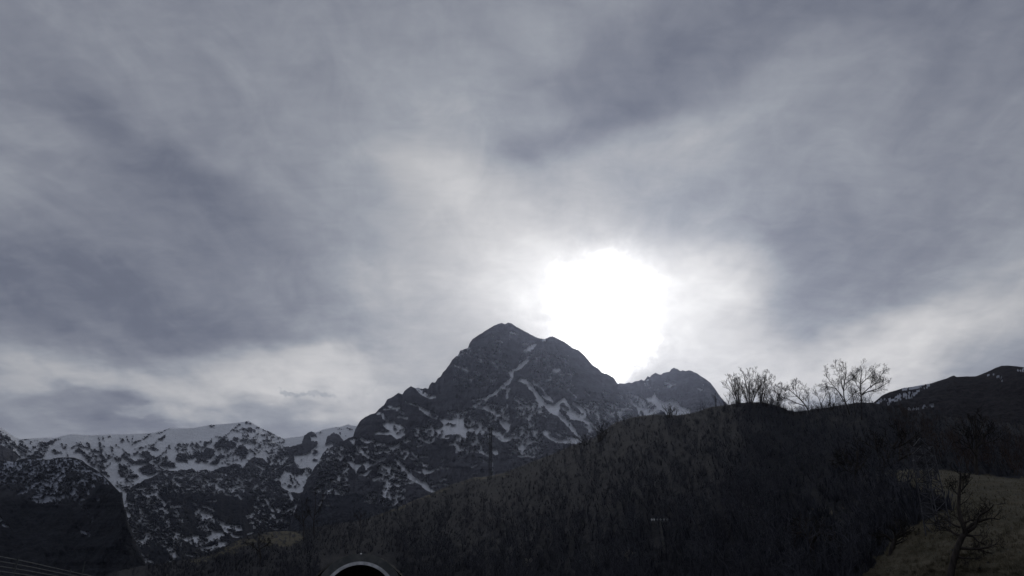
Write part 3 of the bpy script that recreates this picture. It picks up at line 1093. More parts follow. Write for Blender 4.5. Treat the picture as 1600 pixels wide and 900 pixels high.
top = HV[0]; hd = top.copy(); hd[:, 2] = 0; hd /= np.linalg.norm(hd, axis=1)[:, None]
bk = []
for q in np.arange(14, 0, -1) / 14:
    off = q * np.maximum(top[:, 2], 2) * 2.6
    p = top + hd * off[:, None]; p[:, 2] = np.maximum(top[:, 2] - off * 0.42, -2.0); bk.append(p)
HV[..., 2] = np.maximum(HV[..., 2], -2.0)
HV = np.concatenate([np.array(bk), HV], 0)
HG = np.concatenate([np.zeros((14, len(hp))), HG], 0)
hill = mesh_grid('hillside', HV, hill_material(), {'grass': HG})
hill['kind'] = 'structure'

# ------------------------------------------------------------------ ground and road
def simple_noise_mat(name, a, b_, scale, rough=0.9, bd=0.02):
    m, t, b = material(name, rough=rough)
    pos = t.new('ShaderNodeNewGeometry').outputs['Position']
    n = t.noise(pos, scale, 7, 0.65)
    t.l.new(t.mix(t.smooth(n, 0.35, 0.68), a, b_), b.inputs['Base Color'])
    bump(t, b, n, bd)
    return m
gm = simple_noise_mat('valley grass', (0.040, 0.040, 0.026), (0.085, 0.078, 0.045), 0.25, 1.0, 0.1)
gx = np.array([-8800, -4000, -1500, -600, -250, -100, -40, 0, 40, 100, 250, 600, 1500, 4000, 8800.])
gy = np.array([-1900, -900, -400, -150, -50, 0, 50, 100, 160, 300, 700, 1500, 3000, 6000, 9800.])
GX, GY = np.meshgrid(gx, gy)
gr = mesh_grid('ground', np.stack([GX, GY, GX * 0 - 0.012], -1), gm); gr['kind'] = 'structure'

PORTAL = at(np.array(560.0), np.array(940.0), np.array(112.0))     # centre of the tunnel mouth
def road_c(s):
    y = s * 112.0
    return np.array([PORTAL[0] * max(0.0, (s)) ** 2, y])
def strip(name, off0, off1, z, mat, n=60, s0=-1.2, s1=1.6, dash=None):
    vs = []; fs = []
    for i in range(n + 1):
        s = s0 + (s1 - s0) * i / n
        c = road_c(s); d = road_c(s + 0.01) - c; d /= np.linalg.norm(d); nn = np.array([d[1], -d[0]])
        for o_ in (off0, off1):
            p = c + nn * o_; vs.append((p[0], p[1], z))
    for i in range(n):
        if dash and i % dash: continue
        fs.append((2 * i, 2 * i + 1, 2 * i + 3, 2 * i + 2))
    me = bpy.data.meshes.new(name); me.from_pydata(vs, [], fs); me.materials.append(mat)
    o = bpy.data.objects.new(name, me); COL.objects.link(o); o['kind'] = 'structure'
    return o
asph = simple_noise_mat('asphalt', (0.040, 0.040, 0.042), (0.062, 0.061, 0.060), 1.5, 0.85)
paint = simple_noise_mat('road paint', (0.62, 0.62, 0.60), (0.78, 0.78, 0.76), 3, 0.7)
conc = simple_noise_mat('weathered concrete', (0.085, 0.090, 0.090), (0.150, 0.152, 0.148), 0.7, 0.9)
strip('road', -5.2, 5.2, 0.004, asph)
strip('road_edge_line', -4.5, -4.35, 0.009, paint)
strip('road_edge_line', 4.35, 4.5, 0.009, paint)
strip('road_lane_line', -0.08, 0.08, 0.009, paint, n=120, dash=3)

# ------------------------------------------------------------------ tubes, things and parts
class Tubes:
    """collects tubes into one mesh"""
    def __init__(s): s.v = []; s.f = []; s.n = 0
    def tube(s, P, R, k=4, cap=False):
        P = np.asarray(P, float); R = np.asarray(R, float)
        n = len(P)
        T = np.gradient(P, axis=0); T /= np.linalg.norm(T, axis=1)[:, None] + 1e-12
        ref = np.array([0.31, 0.83, 0.12]) if abs(T[0] @ np.array([0.34, 0.92, 0.13])) < 0.9 else np.array([1.0, 0, 0])
        A = np.cross(T, ref); A /= np.linalg.norm(A, axis=1)[:, None] + 1e-12
        B = np.cross(T, A)
        a = np.arange(k) * 2 * np.pi / k
        ring = P[:, None, :] + R[:, None, None] * (np.cos(a)[None, :, None] * A[:, None, :] + np.sin(a)[None, :, None] * B[:, None, :])
        b = s.n
        s.v.append(ring.reshape(-1, 3)); s.n += n * k
        i = np.arange(n - 1)[:, None] * k; j = np.arange(k)[None, :]; j2 = (j + 1) % k
        s.f.append((np.stack([i + j, i + j2, i + k + j2, i + k + j], -1).reshape(-1, 4) + b))
        if cap and k == 4:
            s.f.append(np.array([[b + 3, b + 2, b + 1, b], [b + (n - 1) * k + q for q in range(4)]]))
    def box(s, lo, hi, M=None):
        c = np.array([[x, y, z] for z in (lo[2], hi[2]) for y in (lo[1], hi[1]) for x in (lo[0], hi[0])], float)
        if M is not None: c = c @ np.asarray(M).T
        b = s.n; s.v.append(c); s.n += 8
        s.f.append(np.array([[0, 2, 3, 1], [4, 5, 7, 6], [0, 1, 5, 4], [2, 6, 7, 3], [0, 4, 6, 2], [1, 3, 7, 5]]) + b)
    def arrays(s):
        return np.concatenate(s.v), np.concatenate(s.f)
    def mesh(s, name, mat, smooth=False):
        v, f = s.arrays()
        return quads(name, v, f, mat, smooth)

def quads(name, v, f, mat, smooth=False):
    me = bpy.data.meshes.new(name)
    me.vertices.add(len(v)); me.vertices.foreach_set('co', np.ascontiguousarray(v, dtype=np.float32).reshape(-1))
    n = len(f)
    me.loops.add(n * 4); me.polygons.add(n)
    me.loops.foreach_set('vertex_index', np.ascontiguousarray(f, dtype=np.int32).reshape(-1))
    me.polygons.foreach_set('loop_start', np.arange(0, n * 4, 4, dtype=np.int32))
    me.polygons.foreach_set('use_smooth', np.full(n, smooth, dtype=bool))
    me.update(); me.materials.append(mat)
    return me

def thing(name, label, cat, loc, group=None):
    o = bpy.data.objects.new(name, None)
    o.empty_display_size = 0.5
    COL.objects.link(o); o.location = loc
    o['label'] = label; o['category'] = cat
    if group: o['group'] = group
    return o

def part(name, me, parent, loc=(0, 0, 0)):
    o = bpy.data.objects.new(name, me); COL.objects.link(o)
    o.parent = parent; o.location = loc
    return o

# ------------------------------------------------------------------ bare trees
def bark(name, a, b_):
    m, t, b = material(name, rough=0.95)
    pos = t.new('ShaderNodeTexCoord').outputs['Object']
    n = t.noise(t.mapping(pos, scale=(1, 1, 0.25)), 5.0, 5, 0.65)
    t.l.new(t.mix(t.smooth(n, 0.35, 0.65), a, b_), b.inputs['Base Color'])
    bump(t, b, n, 0.03)
    return m
BARK = bark('dark bark', (0.026, 0.023, 0.021), (0.060, 0.052, 0.046))
TWIG = bark('brown twigs', (0.016, 0.015, 0.016), (0.034, 0.031, 0.030))
BRUSH = bark('veil tinted winter brush', (0.036, 0.038, 0.048), (0.078, 0.079, 0.092))  # blue-grey tint and lift imitate veiling glare over the wood
PALE = bark('pale dry stems', (0.16, 0.15, 0.13), (0.30, 0.28, 0.25))

def unit(v): return v / (np.linalg.norm(v) + 1e-12)

def branch(rng, p, d, L, n, jit, up):
    """a wandering limb: points"""
    P = [p]; s = L / n
    for i in range(n):
        d = unit(d + rng.normal(0, jit, 3) + np.array([0, 0, up]))
        p = p + d * s; P.append(p)
    return np.array(P)

def sprout(rng, T, P, R, level, maxlevel, L, k_child, spread, up, minr, sides):
    """side branches along a limb, then theirs"""
    if level > maxlevel: return
    seglen = np.linalg.norm(np.diff(P, axis=0), axis=1); tot = seglen.sum()
    n = k_child[level - 1]
    for i in range(n):
        u = 0.22 + 0.78 * (i + rng.random()) / n
        x = u * (len(P) - 1); a = min(int(x), len(P) - 2); fr = x - a
        p = P[a] * (1 - fr) + P[a + 1] * fr
        r = (R[a] * (1 - fr) + R[a + 1] * fr)
        ax = unit(P[a + 1] - P[a])
        side = rng.normal(0, 1, 3); side = unit(side - ax * (side @ ax))
        d = unit(ax * (1 - spread * 0.55) + side * spread)
        l = L * (1.15 - 0.55 * u) * rng.uniform(0.65, 1.25)
        m = 4 if level < maxlevel else 3
        Q = branch(rng, p, d, l, m, 0.16, up)
        r0 = max(min(r * 0.6, l * 0.032), minr); RR = np.linspace(r0, max(r0 * 0.35, minr * 0.8), m + 1)
        T[min(level, 2)].tube(Q, RR, sides[min(level, len(sides) - 1)])
        sprout(rng, T, Q, RR, level + 1, maxlevel, l * 0.6, k_child, spread, up, minr, sides)

def tree_meshes(rng, limbs, maxlevel, L, k_child, spread=0.75, up=0.10, minr=0.03, sides=(6, 4, 3, 3)):
    """limbs: list of (points, r0, r1); returns trunk and crown meshes' tube sets"""
    T = {0: Tubes(), 1: Tubes(), 2: Tubes()}
    for i, (P, r0, r1) in enumerate(limbs):
        P = np.asarray(P, float)
        R = np.linspace(1, 0, len(P)) ** 0.8 * (r0 - r1) + r1
        T[0 if i == 0 or r0 > 0.55 * limbs[0][1] else 1].tube(P, R, sides[0])
        sprout(rng, T, P, R, 1, maxlevel, L * (0.75 if i else 1.0), k_child, spread, up, minr, sides)
    return T

def smooth_path(P, k=3):
    P = np.asarray(P, float)
    if len(P) < 3: 
        t = np.linspace(0, 1, k + 1)[:, None]; return P[0] * (1 - t) + P[1] * t
    out = []
    for i in range(len(P) - 1):
        p0 = P[max(i - 1, 0)]; p1 = P[i]; p2 = P[i + 1]; p3 = P[min(i + 2, len(P) - 1)]
        for j in range(k):
            t = j / k
            out.append(0.5 * ((2 * p1) + (-p0 + p2) * t + (2 * p0 - 5 * p1 + 4 * p2 - p3) * t * t + (-p0 + 3 * p1 - 3 * p2 + p3) * t ** 3))
    out.append(P[-1])
    return np.array(out)

def plant_tree(name, label, cat, px, py, limbs_px, r0, seed, maxlevel=3, L=2.5, k_child=(6, 5, 4), spread=0.75, up=0.10, minr=0.03, group=None, D=None, mats=None, depth=0.5):
    """limbs given as bearings round the tree; they get their own depth"""
    rng = np.random.default_rng(seed)
    if D is None: D = float(hillD(px, py))
    base = at(np.array(float(px)), np.array(float(py)), np.array(D)) 
    limbs = []
    for i, (pts, rr) in enumerate(limbs_px):
        pts = np.array(pts, float)
        span = np.linalg.norm(pts[-1] - pts[0]) * D / F
        dd = np.linspace(0, 1, len(pts)) * rng.uniform(-depth, depth) * span * (0.25 if i == 0 else 1.0)
        if i == 0: dd0 = dd
        P = np.array([at(np.array(a), np.array(b), np.array(D + e)) for (a, b), e in zip(pts, dd)]) - base
        P = smooth_path(P)
        limbs.append((P, r0 * rr, max(minr, r0 * rr * 0.16)))
    limbs[0][0][0] -= np.array([0, 0, 0.4])
    T = tree_meshes(rng, limbs, maxlevel, L, k_child, spread, up, minr)
    o = thing(name, label, cat, tuple(base), group)
    mb, mt = mats or (BARK, TWIG)
    if T[0].n: part('trunk', T[0].mesh('trunk', mb, True), o)
    for nm, tt, mm in (('branches', T[1], mb), ('twigs', T[2], mt)):
        if tt.n: part(nm, tt.mesh(nm, mm, True), o)['kind'] = 'stuff'
    return o

def fan(px, py, n, h, w, lean=0.0, rng=None):
    """stems spreading from one stool"""
    L = []
    for i in range(n):
        a = (i + 0.5) / n * 2 - 1 + rng.uniform(-0.12, 0.12)
        hh = h * (1 - 0.28 * a * a) * rng.uniform(0.8, 1.05)
        x1 = px + a * w * 0.45 + lean * 0.4; x2 = px + a * w + lean
        L.append(([(px + a * 3, py + 2), (x1, py - hh * 0.5), (x2, py - hh)], rng.uniform(0.7, 1.0)))
    return L

R_ = np.random.default_rng(5)
plant_tree('bare_shrub', 'broad many stemmed bare shrub, largest of the crest clump right of the rocky peak', 'tree', 1172, 631, fan(1172, 631, 15, 52, 27, 0, R_), 0.12, 11, 3, 2.8, (9, 5, 4), 0.5, 0.14, 0.017)
plant_tree('bare_shrub', 'bare shrub leaning left on the very edge of the crest clump, nearest the rocky peak', 'tree', 1156, 631, fan(1154, 631, 11, 44, 15, -9, R_), 0.11, 12, 3, 2.5, (9, 5, 4), 0.5, 0.14, 0.017)
plant_tree('bare_shrub', 'bare shrub with stems leaning right at the right side of the clump', 'tree', 1190, 631, fan(1190, 631, 11, 48, 18, 9, R_), 0.11, 13, 3, 2.6, (9, 5, 4), 0.55, 0.14, 0.017)
plant_tree('bare_shrub', 'low twiggy shrub in the dip of the crest between the clump and the arching tree', 'shrub', 1216, 636, fan(1216, 636, 10, 36, 18, 3, R_), 0.09, 14, 3, 2.3, (9, 5, 4), 0.6, 0.12, 0.017)
plant_tree('leaning_tree', 'bare tree arching far to the left out of the dip in the crest', 'tree', 1266, 650,
           [([(1266, 650), (1259, 634), (1246, 620), (1234, 610), (1222, 605)], 1.0), ([(1257, 634), (1243, 629), (1228, 622), (1218, 620)], 0.7), ([(1246, 620), (1243, 606), (1245, 598)], 0.5), ([(1262, 640), (1263, 622), (1256, 604)], 0.5)],
           0.19, 15, 3, 2.8, (11, 7, 4), 0.7, 0.12, 0.020)
plant_tree('bare_shrub', 'thin bare sapling with upright twigs just left of the two tall crest trees', 'shrub', 1283, 640,
           [([(1286, 641), (1280, 624), (1273, 606)], 1.0), ([(1283, 632), (1290, 616), (1288, 604)], 0.8), ([(1292, 641), (1297, 622), (1290, 600)], 0.9), ([(1301, 639), (1306, 622), (1302, 606)], 0.8)], 0.12, 16, 3, 2.3, (9, 5, 4), 0.65, 0.12, 0.017)
plant_tree('bare_tree', 'left one of two tall crest trees, with an open fan crown', 'tree', 1328, 648,
           [([(1329, 652), (1324, 636), (1319, 622), (1318.5, 606), (1320.5, 590), (1322, 578), (1321, 567)], 1.0),
            ([(1319, 628), (1310, 612), (1300, 600), (1292, 588), (1288, 579)], 0.65), ([(1318.5, 612), (1314, 596), (1310, 582), (1305, 571)], 0.55),
            ([(1320, 600), (1329, 594), (1336, 588), (1341, 582)], 0.45), ([(1317, 620), (1306, 608), (1294, 604), (1284, 605)], 0.5), ([(1322, 628), (1330, 620), (1334, 612)], 0.4)],
           0.20, 17, 3, 3.2, (11, 7, 4), 0.7, 0.09, 0.018)
plant_tree('bare_tree', 'right one of two tall crest trees, with a long limb reaching right', 'tree', 1346, 656,
           [([(1347, 668), (1346.5, 648), (1346, 628), (1345, 612), (1344.5, 598), (1346, 584), (1344, 571)], 1.0),
            ([(1347, 617), (1356, 612), (1370, 608), (1381, 602), (1391, 595)], 0.65), ([(1347, 616), (1358, 606), (1370, 597), (1377, 586), (1382, 578)], 0.6),
            ([(1345, 600), (1354, 592), (1362, 584), (1366, 577)], 0.5), ([(1345, 610), (1338, 600), (1336, 590)], 0.45), ([(1360, 607), (1366, 600), (1374, 599)], 0.4)],
           0.21, 18, 3, 3.2, (11, 7, 4), 0.7, 0.09, 0.018)
plant_tree('bare_tree', 'slim bare sapling between the trunks of the two tall crest trees', 'tree', 1338, 652,
           [([(1338, 655), (1335, 636), (1332, 618), (1329, 602)], 1.0), ([(1334, 626), (1341, 616), (1345, 606)], 0.6), ([(1335, 632), (1342, 628), (1350, 624)], 0.5)], 0.13, 19, 3, 2.2, (8, 5, 3), 0.7, 0.1, 0.020)
plant_tree('bare_shrub', 'small round bare bush standing in front of the snowfield below the rocky peak', 'shrub', 1046, 653, fan(1046, 652, 8, 20, 11, 0, R_), 0.12, 20, 2, 1.8, (5, 4), 0.5, 0.1, 0.04)
plant_tree('bare_shrub', "bare brown shrub on the crest in front of the big mountain's lower snow gully", 'shrub', 938, 690, fan(938, 690, 9, 32, 18, 6, R_), 0.18, 21, 3, 2.6, (5, 4, 3), 0.55, 0.1, 0.045)
plant_tree('bare_shrub', 'lower bare shrub left of the brown one under the snow gully', 'shrub', 916, 696, fan(916, 696, 7, 18, 14, -4, R_), 0.16, 22, 2, 2.2, (5, 4), 0.55, 0.1, 0.045)
# the gnarled tree close on the right
plant_tree('gnarled_tree', 'large dark gnarled bare tree on the near pasture at right with crooked leaning trunk', 'tree', 1484, 915,
           [([(1482, 925), (1487, 890), (1494, 862), (1503, 840), (1508, 832), (1503, 815), (1498, 795), (1499, 768), (1501, 748), (1500, 736)], 1.0),
            ([(1507, 834), (1518, 820), (1532, 814), (1548, 810), (1562, 812)], 0.55), ([(1510, 832), (1524, 822), (1530, 806), (1545, 797), (1553, 788)], 0.5),
            ([(1502, 820), (1516, 813), (1530, 812)], 0.35), ([(1504, 838), (1492, 834), (1480, 826), (1466, 822)], 0.45), ([(1500, 824), (1490, 820), (1480, 812), (1474, 806)], 0.35),
            ([(1506, 836), (1520, 838), (1528, 846), (1540, 850)], 0.4), ([(1498, 856), (1520, 858), (1540, 856), (1558, 850)], 0.45), ([(1499, 770), (1508, 760), (1514, 752)], 0.3), ([(1499, 775), (1490, 766), (1486, 758)], 0.25), ([(1492, 868), (1506, 872), (1524, 872)], 0.35)],
           0.19, 30, 3, 1.1, (8, 5, 3), 0.7, 0.05, 0.009)
plant_tree('bare_tree', 'thin dark upright bare tree behind the pasture edge near the right border', 'tree', 1526, 742,
           [([(1526, 745), (1525, 715), (1526, 690), (1524, 665), (1525, 648)], 1.0), ([(1526, 712), (1516, 698), (1512, 682)], 0.6), ([(1525, 700), (1536, 688), (1540, 672)], 0.6)], 0.24, 31, 3, 3.0, (7, 5, 3), 0.6, 0.12, 0.035)
plant_tree('leaning_tree', 'bare tree with long dark limbs sweeping up rightwards on the wooded slope', 'tree', 1374, 745,
           [([(1372, 752), (1378, 735), (1384, 722), (1394, 702), (1406, 682), (1414, 664)], 1.0), ([(1380, 730), (1398, 722), (1416, 712), (1436, 704), (1452, 696)], 0.8), ([(1384, 722), (1374, 706), (1370, 690)], 0.6), ([(1396, 700), (1412, 694), (1426, 684)], 0.6)],
           0.24, 32, 3, 2.8, (7, 4, 3), 0.7, 0.08, 0.03)
plant_tree('bare_tree', 'dark bare tree with crooked crown left of the sweeping limbs on the wooded slope', 'tree', 1336, 770,
           [([(1336, 775), (1337, 755), (1335, 738), (1340, 720), (1338, 705)], 1.0), ([(1336, 745), (1326, 732), (1320, 716)], 0.7), ([(1337, 736), (1348, 726), (1356, 712)], 0.7), ([(1338, 730), (1326, 724), (1312, 722)], 0.5)],
           0.26, 33, 3, 2.6, (7, 4, 3), 0.75, 0.08, 0.03)
plant_tree('bare_tree', 'short crooked bare tree at the lower left edge of the pasture', 'tree', 1392, 865,
           [([(1392, 868), (1396, 850), (1401, 838), (1408, 828)], 1.0), ([(1400, 840), (1412, 834), (1424, 828)], 0.7), ([(1396, 848), (1386, 838), (1378, 834)], 0.6)], 0.20, 34, 3, 1.6, (7, 4, 3), 0.8, 0.08, 0.02)
plant_tree('bare_tree', 'forked bare tree low on the wooded slope, left of the short crooked tree', 'tree', 1270, 870,
           [([(1270, 875), (1268, 850), (1262, 832), (1258, 815)], 1.0), ([(1268, 846), (1278, 836), (1292, 832)], 0.7), ([(1264, 838), (1252, 832), (1240, 834)], 0.6)], 0.20, 35, 3, 1.8, (7, 4, 3), 0.8, 0.08, 0.02)
plant_tree('bare_tree', 'curved bare sapling low on the slope between the forked tree and the pasture', 'tree', 1316, 872,
           [([(1316, 875), (1312, 858), (1318, 842), (1326, 832)], 1.0), ([(1314, 852), (1306, 842), (1300, 838)], 0.7)], 0.14, 36, 3, 1.6, (7, 4, 3), 0.8, 0.08, 0.02)
plant_tree('bare_tree', 'tallest bare tree on the left of the tunnel, slender against the dark mountain', 'tree', 492, 842,
           [([(492, 845), (490, 818), (493, 792), (492, 764)], 1.0), ([(491, 815), (482, 798), (478, 782)], 0.6), ([(491, 806), (501, 792), (505, 776)], 0.6)], 0.24, 37, 3, 3.0, (7, 5, 3), 0.6, 0.12, 0.036)
plant_tree('bare_tree', 'slender bare tree left of the tallest one near the grassy knoll', 'tree', 474, 846,
           [([(474, 848), (475, 825), (472, 802), (474, 788)], 1.0), ([(474, 822), (466, 810), (463, 798)], 0.6), ([(474, 814), (482, 802)], 0.6)], 0.20, 38, 3, 2.6, (7, 5, 3), 0.6, 0.12, 0.036)
plant_tree('bare_tree', 'spreading bare tree below the grassy knoll left of the tunnel', 'tree', 406, 882,
           [([(406, 885), (407, 866), (404, 850), (406, 836)], 1.0), ([(406, 862), (394, 852), (386, 846)], 0.7), ([(406, 858), (418, 850), (424, 842)], 0.7)], 0.22, 39, 3, 2.3, (7, 5, 3), 0.7, 0.1, 0.034)
plant_tree('bare_tree', 'small bare tree on the crest between the slender trees and the mast', 'tree', 562, 822,
           [([(562, 824), (563, 808), (561, 796)], 1.0), ([(562, 812), (555, 804)], 0.7), ([(562, 810), (570, 802)], 0.7)], 0.2, 40, 3, 2.0, (6, 4, 3), 0.7, 0.1, 0.04)
plant_tree('pale_bush', 'pale straw coloured bush low on the slope right of the tunnel', 'shrub', 984, 876, fan(984, 876, 9, 14, 10, 0, R_), 0.05, 41, 2, 0.7, (6, 4), 0.6, 0.1, 0.02, mats=(PALE, PALE))
plant_tree('pale_bush', 'small pale dry bush further left, nearer the tunnel', 'shrub', 826, 884, fan(826, 884, 7, 12, 6, 0, R_), 0.05, 42, 2, 0.6, (6, 4), 0.6, 0.1, 0.02, mats=(PALE, PALE))

# the leafless wood itself: nobody could count its stems
def template(seed, h):
    rng = np.random.default_rng(seed)
    T = Tubes()
    ns = rng.integers(1, 4)
    for s_ in range(ns):
        d = unit(np.array([rng.normal(0, 0.22), rng.normal(0, 0.22), 1.0]))
        P = branch(rng, np.array([0, 0, -0.3]), d, h * rng.uniform(0.75, 1.0), 5, 0.12, 0.1)
        R = np.linspace(0.085, 0.022, 6) * h / 6
        T.tube(P, R, 4)
        for i in range(8):
            u = rng.uniform(0.2, 0.98) * 5; a = min(int(u), 4); p = P[a] + (P[a + 1] - P[a]) * (u - a)
            sd = unit(np.array([rng.normal(), rng.normal(), rng.uniform(0.2, 1.3)]))
            l = h * 0.38 * (1.2 - u / 5 * 0.7) * rng.uniform(0.6, 1.2)
            Q = branch(rng, p, sd, l, 3, 0.2, 0.15)
            T.tube(Q, np.linspace(0.040, 0.016, 4) * h / 6, 3)
            for j in range(3):
                w = rng.uniform(0.3, 1.0) * 3; b = min(int(w), 2); p2 = Q[b] + (Q[b + 1] - Q[b]) * (w - b)
                d2 = unit(unit(Q[b + 1] - Q[b]) * 0.6 + rng.normal(0, 0.6, 3) + np.array([0, 0, 0.25]))
                T.tube(np.array([p2, p2 + d2 * l * 0.5]), np.array([0.022, 0.012]) * h / 6, 3)
    return T.arrays()
TPL = [template(200 + i, 6.0) for i in range(10)]
def wood(name, n, seed, region, hmin, hmax, mat, label=None):
    rng = np.random.default_rng(seed)
    VV = []; FF = []; nv = 0; got = 0
    while got < n:
        px, py = region(rng)
        sy = float(SKY_HILL(px))
        if py < sy + 1 or py > 955: continue
        g = G.eval(np.array([px]), np.array([py]), np.array([1.0]), 3.0)[0]
        if g > 0.3 and rng.random() < 0.97: continue
        if abs(px - 560) < 62 and py > 866: continue
        if px > 1430 and py > 785: continue
        if abs(px - 1037) < 17 and py > 838: continue
        if abs(px - 1466) < 16 and 735 < py < 850: continue
        D = float(hillD(px, py)); p = at(np.array(px), np.array(py), np.array(D))
        v, f = TPL[rng.integers(len(TPL))]
        a = rng.uniform(0, 6.283); c, s_ = math.cos(a), math.sin(a)
        k = rng.uniform(hmin, hmax) / 6.0
        v2 = v @ np.array([[c, s_, 0], [-s_, c, 0], [0, 0, 1.0]]) * k + p
        VV.append(v2); FF.append(f + nv); nv += len(v); got += 1
    me = quads(name, np.concatenate(VV), np.concatenate(FF), mat)
    o = bpy.data.objects.new(name, me); COL.objects.link(o); o['kind'] = 'stuff'
    if label: o['label'] = label; o['category'] = 'woodland'
    return o
def reg_main(rng):
    px = rng.uniform(440, 1700); sy = float(SKY_HILL(px))
    return px, sy + (955 - sy) * rng.random() ** 1.6
def reg_left(rng):
    px = rng.uniform(60, 520); sy = float(SKY_HILL(px))
    return px, sy + (955 - sy) * rng.random()
def reg_crest(rng):
    px = rng.choice([rng.uniform(760, 1010), rng.uniform(1130, 1330), rng.uniform(1196, 1325), rng.uniform(1350, 1640)]); sy = float(SKY_HILL(px))
    return px, sy + 1 + 7 * rng.random()
wood('bare_woodland', 1020, 71, reg_main, 3.0, 6.0, BRUSH, 'leafless brown wood covering the dark hillside above the tunnel')
wood('bare_woodland', 160, 72, reg_left, 2.0, 5.0, BRUSH, 'sparse leafless scrub on the low ridge left of the tunnel')
RUSSET = bark('russet winter brush', (0.030, 0.022, 0.020), (0.078, 0.055, 0.046))
def reg_right(rng):
    px = rng.uniform(1390, 1680); sy = float(SKY_HILL(px))
    return px, sy + 4 + (742 - sy) * rng.random()
wood('russet_woodland', 220, 74, reg_right, 2.5, 5.0, RUSSET, 'reddish brown leafless wood above the pasture at the right')
wood('crest_scrub', 230, 73, reg_crest, 1.2, 3.6, TWIG, 'low leafless scrub fringing the hill crest')

def tufts(name, n, seed, want_grass, hmin, hmax, mat, nb=9):
    rng = np.random.default_rng(seed)
    V = []; got = 0
    px = rng.uniform(230, 1680, n * 6)
    sy = SKY_HILL(px); py = sy + 1 + (955 - sy) * rng.random(n * 6) ** 1.3
    g = G.eval(px + 16 * fbm(px / 30, py / 14, 4, 55), py + 5 * fbm(px / 30, py / 14, 4, 56), np.full(px.shape, 0.6), 7.0)
    ok = (g > 0.5) if want_grass else (g < 0.62)
    ok &= ~((np.abs(px - 560) < 60) & (py > 868))
    px = px[ok][:n]; py = py[ok][:n]
    P = at(px, py, hillD(px, py))
    m = len(P)
    a = rng.uniform(0, 6.283, (m, nb)); lean = rng.uniform(0.1, 0.75, (m, nb)); h = rng.uniform(hmin, hmax, (m, 1)) * rng.uniform(0.5, 1.0, (m, nb))
    w = h * rng.uniform(0.03, 0.07, (m, nb))
    b0 = P[:, None, :] + np.stack([np.cos(a) * h * 0.12, np.sin(a) * h * 0.12, a * 0 - 0.05], -1)
    tip = b0 + np.stack([np.cos(a) * h * lean, np.sin(a) * h * lean, h], -1)
    sd = np.stack([-np.sin(a) * w, np.cos(a) * w, a * 0], -1)
    v = np.stack([b0 - sd, b0 + sd, tip + sd * 0.35, tip - sd * 0.35], 2).reshape(-1, 3)
    f = np.arange(len(v)).reshape(-1, 4)
    o = bpy.data.objects.new(name, quads(name, v, f, mat)); COL.objects.link(o); o['kind'] = 'stuff'
    return o
SCRUB = simple_noise_mat('veil tinted undergrowth', (0.025, 0.0275, 0.036), (0.066, 0.067, 0.078), 0.35, 1.0, 0.01)  # bluish cast is veiling glare put into the base colour
STRAW = simple_noise_mat('winter grass', (0.080, 0.073, 0.050), (0.210, 0.180, 0.125), 0.35, 1.0, 0.01)
tufts('undergrowth', 10000, 301, False, 0.4, 1.5, SCRUB)
tufts('dry_grass', 5000, 302, True, 0.10, 0.34, STRAW)

# ------------------------------------------------------------------ tunnel portal
dark_c = simple_noise_mat('dark tunnel lining', (0.012, 0.012, 0.013), (0.022, 0.022, 0.024), 0.8, 0.9)  # one very dark tone for lining, end wall and floor
rim_c = simple_noise_mat('pale painted concrete rim', (0.44, 0.45, 0.46), (0.74, 0.75, 0.76), 0.9, 0.7)
face = math.atan2(PORTAL[0], PORTAL[1])
tn = thing('tunnel_portal', 'road tunnel mouth with pale concrete rim set into the foot of the wooded hill', 'tunnel', (float(PORTAL[0]), float(PORTAL[1]), 0.0))
tn.rotation_euler = (0, 0, -face)
cz = 1.76; RT = 5.16
def arc_sweep(name, ri, ro, y0, y1, mat, a0=-0.22, a1=math.pi + 0.22, n=64, closed=True):
    v = []; f = []
    for i in range(n + 1):
        a = a0 + (a1 - a0) * i / n
        for r, y in ((ri, y0), (ro, y0), (ro, y1), (ri, y1)):
            v.append((r * math.cos(a), y, max(cz + r * math.sin(a), -0.3)))
    for i in range(n):
        for j in range(4):
            k = (j + 1) % 4
            f.append((4 * i + j, 4 * i + k, 4 * i + 4 + k, 4 * i + 4 + j))
    me = bpy.data.meshes.new(name); me.from_pydata(v, [], f); me.materials.append(mat)
    return part(name, me, tn)
arc_sweep('rim', RT - 0.42, RT, -0.10, 0.35, rim_c)
arc_sweep('collar', RT + 0.002, RT + 1.0, 0.05, 6.0, conc)
arc_sweep('lining', RT - 0.40, RT - 0.02, 0.352, 60.0, dark_c)
t_ = Tubes(); t_.box((-RT, 60.0, -0.2), (RT, 60.4, cz + RT)); part('tunnel_end', t_.mesh('tunnel_end', dark_c), tn)
t_ = Tubes(); t_.box((-RT + 0.5, 0.36, 0.012), (RT - 0.5, 59.9, 0.03)); part('tunnel_floor', t_.mesh('tunnel_floor', dark_c), tn)
# earth piled over the tube
em = []
na, ny = 40, 14
for j in range(ny):
    y = 0.5 + j / (ny - 1) * 26
    row = []
    for i in range(na + 1):
        a = math.pi * i / na
        r = RT + 0.9 + 0.9 * (j / (ny - 1)) + 0.35 * math.sin(i * 1.7 + j * 2.3)
        if j == 0: r = RT + 0.85
        wx_ = 1.0 + 0.25 * (1 - math.sin(a)) 
        row.append((r * math.cos(a) * wx_, y, max(cz + r * math.sin(a) , -0.2)))
    em.append(row)
V_ = np.array(em)
c_, s_ = math.cos(-face), math.sin(-face)
V_ = V_ @ np.array([[c_, s_, 0], [-s_, c_, 0], [0, 0, 1]]) + np.array([PORTAL[0], PORTAL[1], 0])
mound = mesh_grid('earth_bank', V_, hill.data.materials[0], {'grass': np.full(V_.shape[:2], 0.42)}); mound['kind'] = 'structure'
